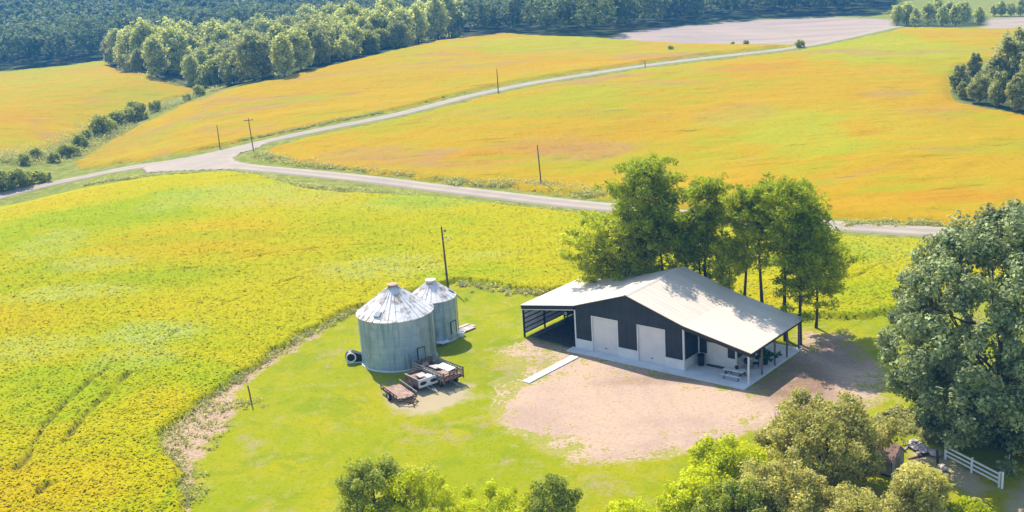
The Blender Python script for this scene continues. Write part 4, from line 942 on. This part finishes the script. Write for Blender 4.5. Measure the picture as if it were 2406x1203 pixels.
tree_at('leafy_bush', 'lower yellow-green bush at the bottom edge left of the olive trees', 'bush', 1655, 1250, 1112, 220, 'leaf_yellow', 37, nclump=130, per=176, leaf=0.14, cr=.6, crown_from=.05, group=FG, multi=5, lump=.3)
tree_at('broadleaf_tree', 'wide olive-green tree right of the bright yellow bush, in front of the porch', 'tree', 1940, 1145, 940, 320, 'leaf_olive', 38, nclump=260, per=192, leaf=0.17, cr=.7, crown_from=.1, group=FG, lump=.3)
tree_at('broadleaf_tree', 'greyer olive tree at the bottom edge below the wide olive tree', 'tree', 1825, 1260, 1100, 250, 'leaf_olive', 39, nclump=160, per=192, leaf=0.14, cr=.6, crown_from=.1, group=FG, lump=.3)
tree_at('leafy_bush', 'dark mottled bush at the bottom edge in front of the greyer olive tree', 'bush', 1730, 1290, 1130, 200, 'leaf_green', 40, nclump=110, per=176, leaf=0.13, cr=.55, crown_from=.05, group=FG, multi=4)
tree_at('leafy_bush', 'olive bush below the small shed, near the white fence', 'bush', 2155, 1230, 1098, 150, 'leaf_olive', 41, nclump=110, per=176, leaf=0.13, cr=.5, crown_from=.05, group=FG, multi=4)
tree_at('leafy_bush', 'grey-green bush at the bottom edge under the shed', 'bush', 2010, 1290, 1150, 200, 'leaf_olive', 42, nclump=110, per=176, leaf=0.13, cr=.5, crown_from=.05, group=FG, multi=4)
tree_at('leafy_bush', 'small bright yellow bush at the bottom edge below the white fence', 'bush', 2275, 1240, 1172, 110, 'leaf_yellow', 43, nclump=60, per=160, leaf=0.12, cr=.4, crown_from=.05, group=FG, multi=3)
tree_at('leafy_bush', 'dark undergrowth bush in the shade at the foot of the huge tree', 'bush', 2190, 985, 935, 110, 'leaf_green', 44, nclump=50, per=144, leaf=0.14, cr=.5, crown_from=.0, group=FG, multi=3)
t = empty('bare_sapling', at(1826, 1052), .4, 'thin bare reddish sapling in front of the wide olive tree', 'sapling')
mb = MB().tube([(0, 0, -.1), (.05, 0, 1.2), (-.1, .1, 2.6)], [.06, .05, .02], 6); tw = MB(); rng = random.Random(3)
for k in range(14):
    z = .9 + k * .12; a = k * 2.4; tw.tube([(0, 0, z), (math.cos(a) * .4, math.sin(a) * .4, z + .45), (math.cos(a) * .6, math.sin(a) * .6, z + .9)], [.025, .015, .006], 5, False)
mb.build('trunk', M['rust'], t, True); tw.build('twigs', M['rust'], t)

# ------------------------------------------------------------ woods, groves and far trees
M['leaf_wood'] = leaf_mat('leaf_wood', (.12,.17,.03), (.80,.78,.26), .45, (.11, .15, .04))
M['leaf_bush'] = leaf_mat('leaf_bush', (.12,.16,.02), (.50,.50,.10), .5)
M['leaf_far'] = leaf_mat('leaf_far', (.03,.06,.025), (.28,.33,.12), .35)
M['leaf_grove'] = leaf_mat('leaf_grove', (.11,.14,.03), (.58,.56,.20), .38)
def proto(seed, h, r, mat, nclump=70, per=55, leaf=.75, cr=1.5, cf=.06, name='broadleaf_tree', **k):
    return broadleaf(name, None, None, (0, 0, -50), h, r, M[mat], seed, nclump=nclump, per=per, leaf=leaf, cr=cr, crown_from=cf, **k)
def scatter(protos, spots, labels, group, cat_='tree', seed=0, used=None):
    """spots: (x, y, scale, [label]) ; the first use of a prototype moves it, later ones copy it"""
    rng = random.Random(seed); used = used if used is not None else set()
    for i, (x, y, s, *lb) in enumerate(spots):
        k = rng.randrange(len(protos)); p = protos[k]
        if k in used: o = copy_tree(p)
        else: o = p; used.add(k)
        o.location = (x, y, float(hgt(x, y)) - .1); o.rotation_euler = (0, 0, rng.uniform(0, 6.28)); o.scale = (s * rng.uniform(.88, 1.12), s * rng.uniform(.88, 1.12), s)
        tag(o, lb[0] if lb else labels, cat_, group)
    return used
PW = [proto(60 + i, h, r, mt, nclump=n, per=52, cr=c, leaf=.7, cf=0, cone=co, lump=l) for i, (h, r, mt, n, c, co, l) in enumerate(
    [(14, 5.6, 'leaf_wood', 105, 1.8, 0, .25), (16, 5.0, 'leaf_wood', 100, 1.7, .15, .3), (11, 6.0, 'leaf_wood', 100, 1.7, 0, .35), (17, 6.0, 'leaf_wood', 130, 1.8, .1, .4), (13, 4.6, 'leaf_grove', 90, 1.6, .15, .3), (9, 5.2, 'leaf_bush', 90, 1.5, 0, .35), (15, 6.4, 'leaf_grove', 125, 1.8, .05, .4)])]
x0, x1 = min(p[0] for p in P_WOOD), max(p[0] for p in P_WOOD); y0, y1 = min(p[1] for p in P_WOOD), max(p[1] for p in P_WOOD)
rng = random.Random(11); spots = []
tries = 0
while tries < 9000 and len(spots) < 250:
    tries += 1; x, y = rng.uniform(x0, x1), rng.uniform(y0, y1)
    d = float(sdf(np.array([x]), np.array([y]), P_WOOD)[0])
    if d < 1.5 or any((x - a) ** 2 + (y - b) ** 2 < 30 for a, b, *_ in spots): continue
    if d > 30 and rng.random() < .5: continue
    spots.append((x, y, rng.uniform(.62, 1.08)))
def near(px, py): c = at(px, py); return min(range(len(spots)), key=lambda i: (spots[i][0] - c.x) ** 2 + (spots[i][1] - c.y) ** 2)
k = near(540, 200); spots[k] = (*at(535, 200)[:2], 1.12, 'tall pale willowy tree bulging out at the front of the wood where the ditch ends')
k = near(300, 165); spots[k] = (*spots[k][:2], .95, 'outermost tree at the left front corner of the wood, by the field point')
k = near(1055, 95); spots[k] = (*spots[k][:2], .8, 'last tree at the far right tip of the wood on the hill crest')
k = near(930, 108); spots[k] = (*spots[k][:2], 1.15, 'highest rounded tree standing above the right part of the wood')
scatter(PW, spots, 'sunlit broadleaf tree in the wood between the golden fields and the blue forest', 'trees of the sunlit wood', seed=1)

# the far-off forest, one mass
rng = np.random.default_rng(77)
def far_forest():
    parts = []; xs = []
    f0 = [p for p in P_FOREST]
    X = rng.uniform(-620, 420, 60000); Y = rng.uniform(280, 1330, 60000)
    d = sdf(X, Y, f0); vis = (np.abs(X) < Y * .53 + 25) & (d > 3) & (sdf(X, Y, P_WOOD) < -6)
    X, Y, d = X[vis], Y[vis], d[vis]
    cell = {}; keep = []
    for i in range(len(X)):
        sp = 7.5 if Y[i] < 560 else 9.0 if Y[i] < 800 else 12.0
        kx, ky = int(X[i] // sp), int(Y[i] // sp)
        if (kx, ky, sp) in cell: continue
        cell[(kx, ky, sp)] = 1; keep.append(i)
    X, Y, d = X[keep], Y[keep], d[keep]; Z = hgt(X, Y)
    big = .75 + .5 * fbm(X, Y, 90, 41, 2)
    for n, per, leaf, sel in ((26, 15, 1.05, Y < 560), (18, 11, 1.6, (Y >= 560) & (Y < 800)), (14, 8, 2.6, Y >= 800)):
        Cn = []; Rd = []; ct = []
        for x, y, z, b in zip(X[sel], Y[sel], Z[sel], big[sel]):
            h = (13 + 5 * rng.random()) * b; r = (4.2 + 2 * rng.random()) * b ** .5; t0 = rng.random()
            o = rng.normal(size=(n, 3)); o /= np.linalg.norm(o, axis=1)[:, None]; o[:, 2] = np.where(o[:, 2] < -.6, -o[:, 2], o[:, 2])
            Cn.append(np.stack([x + o[:, 0] * r * .8, y + o[:, 1] * r * .8, z + h * .55 + o[:, 2] * h * .40], 1)); Rd += [r * .36] * n; ct.append(np.clip(t0 * .8 + .25 * rng.random(n), 0, 1))
        parts.append(leaves(rng, np.concatenate(Cn), np.array(Rd), per, leaf, ctint=np.concatenate(ct)))
    return cat(parts)
V, Q, T = far_forest()
tag(link('forest', npmesh('forest', V, Q, M['leaf_far'], fattrs={'tint': T})), 'distant continuous forest fading to blue behind all the fields', 'forest', kind='stuff')

def spot(px, py, top, proto_h, label=None):
    c = at(px, py); s = top_h(c, top) / proto_h
    return (c.x, c.y, s, label) if label else (c.x, c.y, s)
PG_ = [proto(80 + i, 10, 3.6, 'leaf_grove', nclump=80, per=70, leaf=.5, cr=1.0, cf=.02) for i in range(3)]
scatter(PG_, [spot(2385, 205, 70, 10, 'tallest leafy tree rising out of the grove at the upper right edge'), spot(2290, 185, 122, 10, 'rounded dark tree behind the left part of the right-edge grove'),
              spot(2255, 215, 150, 10, 'dark tree at the left end of the right-edge grove'), spot(2262, 232, 190, 10, 'low bushy tree at the front left foot of the right-edge grove'),
              spot(2300, 242, 172, 10, 'bushy tree in the front of the right-edge grove below the rounded dark tree'), spot(2345, 250, 165, 10, 'pale bushy tree at the front middle of the right-edge grove'),
              spot(2395, 262, 170, 10, 'bushy tree at the front of the right-edge grove against the picture border'), spot(2340, 205, 130, 10, 'mid-height tree left of the tallest tree in the right-edge grove'),
              spot(2440, 240, 100, 10, 'tree cut by the picture border in the right-edge grove')], None, 'trees of the grove at the right edge', seed=3)
PT = [proto(90 + i, 12, 4.2, 'leaf_wood', nclump=50, per=45, leaf=.8, cr=1.4, cf=.03) for i in range(3)]
tl = [spot(2108, 62, 8, 12, 'leftmost tree of the distant clump where the farther road ends'), spot(2130, 60, 2, 12), spot(2150, 62, 18, 12), spot(2180, 60, 5, 12), spot(2215, 62, 12, 12), spot(2245, 61, 8, 12), spot(2265, 56, 0, 12), spot(2300, 58, 15, 12, 'rightmost tree of the distant clump where the farther road ends'),
      spot(2200, 50, -6, 12), spot(2230, 52, 0, 12)]
u = scatter(PT, tl, 'round tree in the distant clump where the farther road ends', 'trees of the distant clump', seed=5)
scatter(PT, [spot(2335, 38, 8, 12), spot(2352, 38, 0, 12), spot(2375, 38, 4, 12), spot(2398, 38, -4, 12), spot(2425, 36, 0, 12)], 'distant tree in the row at the top right corner beyond the pink field', 'trees in the top right row', seed=6, used=u)
PB = [proto(100 + i, 4, 2.6, 'leaf_bush', nclump=40, per=60, leaf=.34, cr=.8, cf=.0, name='leafy_bush', multi=3) for i in range(3)]
bs = [(238, 320, 275, 'round dark bush, nearest of the large bushes along the ditch'), (285, 296, 262, 'pair-wide bush just past the round dark bush in the ditch'), (322, 280, 242, 'upper bush in the middle of the ditch row'), (300, 290, 258, 'bush squeezed between the two wide bushes of the ditch'), (366, 262, 240, 'last bush of the ditch row before the gap'),
      (468, 226, 205, 'lone pale bush near the wood end of the ditch'), (440, 236, 225, 'tiny bush beside the lone pale bush of the ditch'), (205, 332, 310, 'low yellowish bush left of the round dark bush'), (85, 372, 352, 'small bush in the lower ditch above the roadside bushes'), (190, 350, 322, 'low bush in the dark part of the ditch'), (155, 368, 345, 'dark low bush deep in the lower ditch'),
      (128, 380, 362, 'dark low bush at the lower end of the ditch, right of the small bush'), (172, 366, 344, 'low dark-green bush in the ditch just above the road bank'), (58, 386, 366, 'flat bush low in the ditch near the left border'), (265, 310, 288, 'small bush wedged beside the round dark bush of the ditch'),
      (15, 446, 398, 'roadside bush at the left border'), (45, 440, 395, 'yellow-green roadside bush next to the left border'), (75, 432, 398, 'third bush in the roadside row at the left'), (105, 428, 400, 'last bush in the roadside row at the left'), (-20, 452, 400, 'roadside bush cut by the left border'),
      (1880, 112, 92, 'dark bush beside the farther road against the pink field'), (1752, 106, 93, 'bush at the edge of the pink field, left of the dark roadside bush'), (1722, 106, 97, 'smallest bush at the edge of the pink field'), (1576, 120, 106, 'tiny pale bush alone in the golden field near the crest'), (2150, 68, 55, 'small bush by the distant clump at the road end')]
u = scatter(PB, [spot(a, b, c - (6 if b < 400 and a < 500 else 0), 4, l) for a, b, c, l in bs], None, None, 'bush', seed=9)

# rough weeds along verges, the ditch and the crop edge: one mass
M['weeds'] = leaf_mat('weeds', (.16,.19,.05), (.60,.56,.22), .5)
rng = np.random.default_rng(12); Cn = []; Rd = []
Thin = []; Thick = []
def strip(pts, width, n, r, off=0, thin=False):
    P = np.array(resample(W(pts), 2)); 
    for k in range(n):
        i = rng.integers(len(P) - 1); a, b = P[i], P[i + 1]; tdir = (b - a) / (np.linalg.norm(b - a) + 1e-9)
        q = a + (b - a) * rng.random() + np.array([-tdir[1], tdir[0]]) * (rng.normal() * width + off)
        rr = r * (.5 + rng.random()); (Thin if thin else Thick).append(len(Cn)); Cn.append([q[0], q[1], float(hgt(q[0], q[1])) + rr * .45]); Rd.append(rr)
strip([(610, 364), (650, 374), (720, 388), (780, 396)], .9, 150, .8)
strip([(780, 394), (900, 406), (1000, 418), (1100, 431)], .5, 120, .6)
strip([(1060, 428), (1180, 435), (1280, 436), (1330, 446), (1430, 460)], 1.2, 330, .75)
strip([(560, 414), (680, 434), (780, 448), (880, 456), (980, 464)], .9, 320, .6)
strip([(980, 466), (1200, 488), (1420, 513)], .6, 140, .45)
strip([(200, 436), (330, 418), (440, 410), (540, 410)], .5, 200, .5)
strip([(0, 375), (80, 372), (150, 360), (210, 330), (270, 300)], 4.0, 700, 1.5)
strip([(270, 300), (340, 268), (430, 238), (510, 212)], 2.0, 420, 1.3)
strip([(470, 352), (640, 316), (760, 292), (900, 264)], .5, 200, .5)
strip([(290, 168), (360, 190), (440, 200), (520, 205)], 1.5, 160, 1.0)
strip([(440, 1190), (420, 1110), (375, 1050), (410, 990), (470, 945)], .7, 320, .42, thin=True)
strip([(470, 945), (540, 902), (640, 832), (740, 777), (830, 730)], .5, 480, .42, thin=True)
strip([(1080, 668), (1180, 680), (1270, 692)], .6, 60, .35)
strip([(430, 1060), (480, 1000), (540, 940)], 1.5, 130, .40, thin=True)
strip([(1985, 530), (2100, 526), (2210, 530)], .8, 90, .5)
strip([(2080, 975), (2150, 1000), (2240, 1030)], 1.2, 160, .35)
Cn = np.array(Cn); Rd = np.array(Rd)
V, Q, T = cat([leaves(rng, Cn[Thick], Rd[Thick] * 1.5, 46, .2, flatz=.42, shell=.9), leaves(rng, Cn[Thin], Rd[Thin] * 1.6, 13, .17, flatz=.3, shell=.9, up=1.0)])
tag(link('weeds', npmesh('weeds', V, Q, M['weeds'], fattrs={'tint': T})), 'rough weeds along the verges, the ditch and the crop edge', 'weeds', kind='stuff')

# ------------------------------------------------------------ haze: even, pale, round the whole place
hz = bpy.data.materials.new('haze'); hz.use_nodes = True; nt = hz.node_tree; nt.nodes.clear()
o_ = nt.nodes.new('ShaderNodeOutputMaterial'); v_ = nt.nodes.new('ShaderNodeVolumePrincipled'); nt.links.new(v_.outputs[0], o_.inputs['Volume'])
v_.inputs['Color'].default_value = (.08, .40, 1.0, 1); v_.inputs['Density'].default_value = .00027; v_.inputs['Anisotropy'].default_value = .0
o = MB().box(-2100, 2100, -100, 3100, -25, 95).build('haze', hz); tag(o, kind='stuff')
# ---HERE---
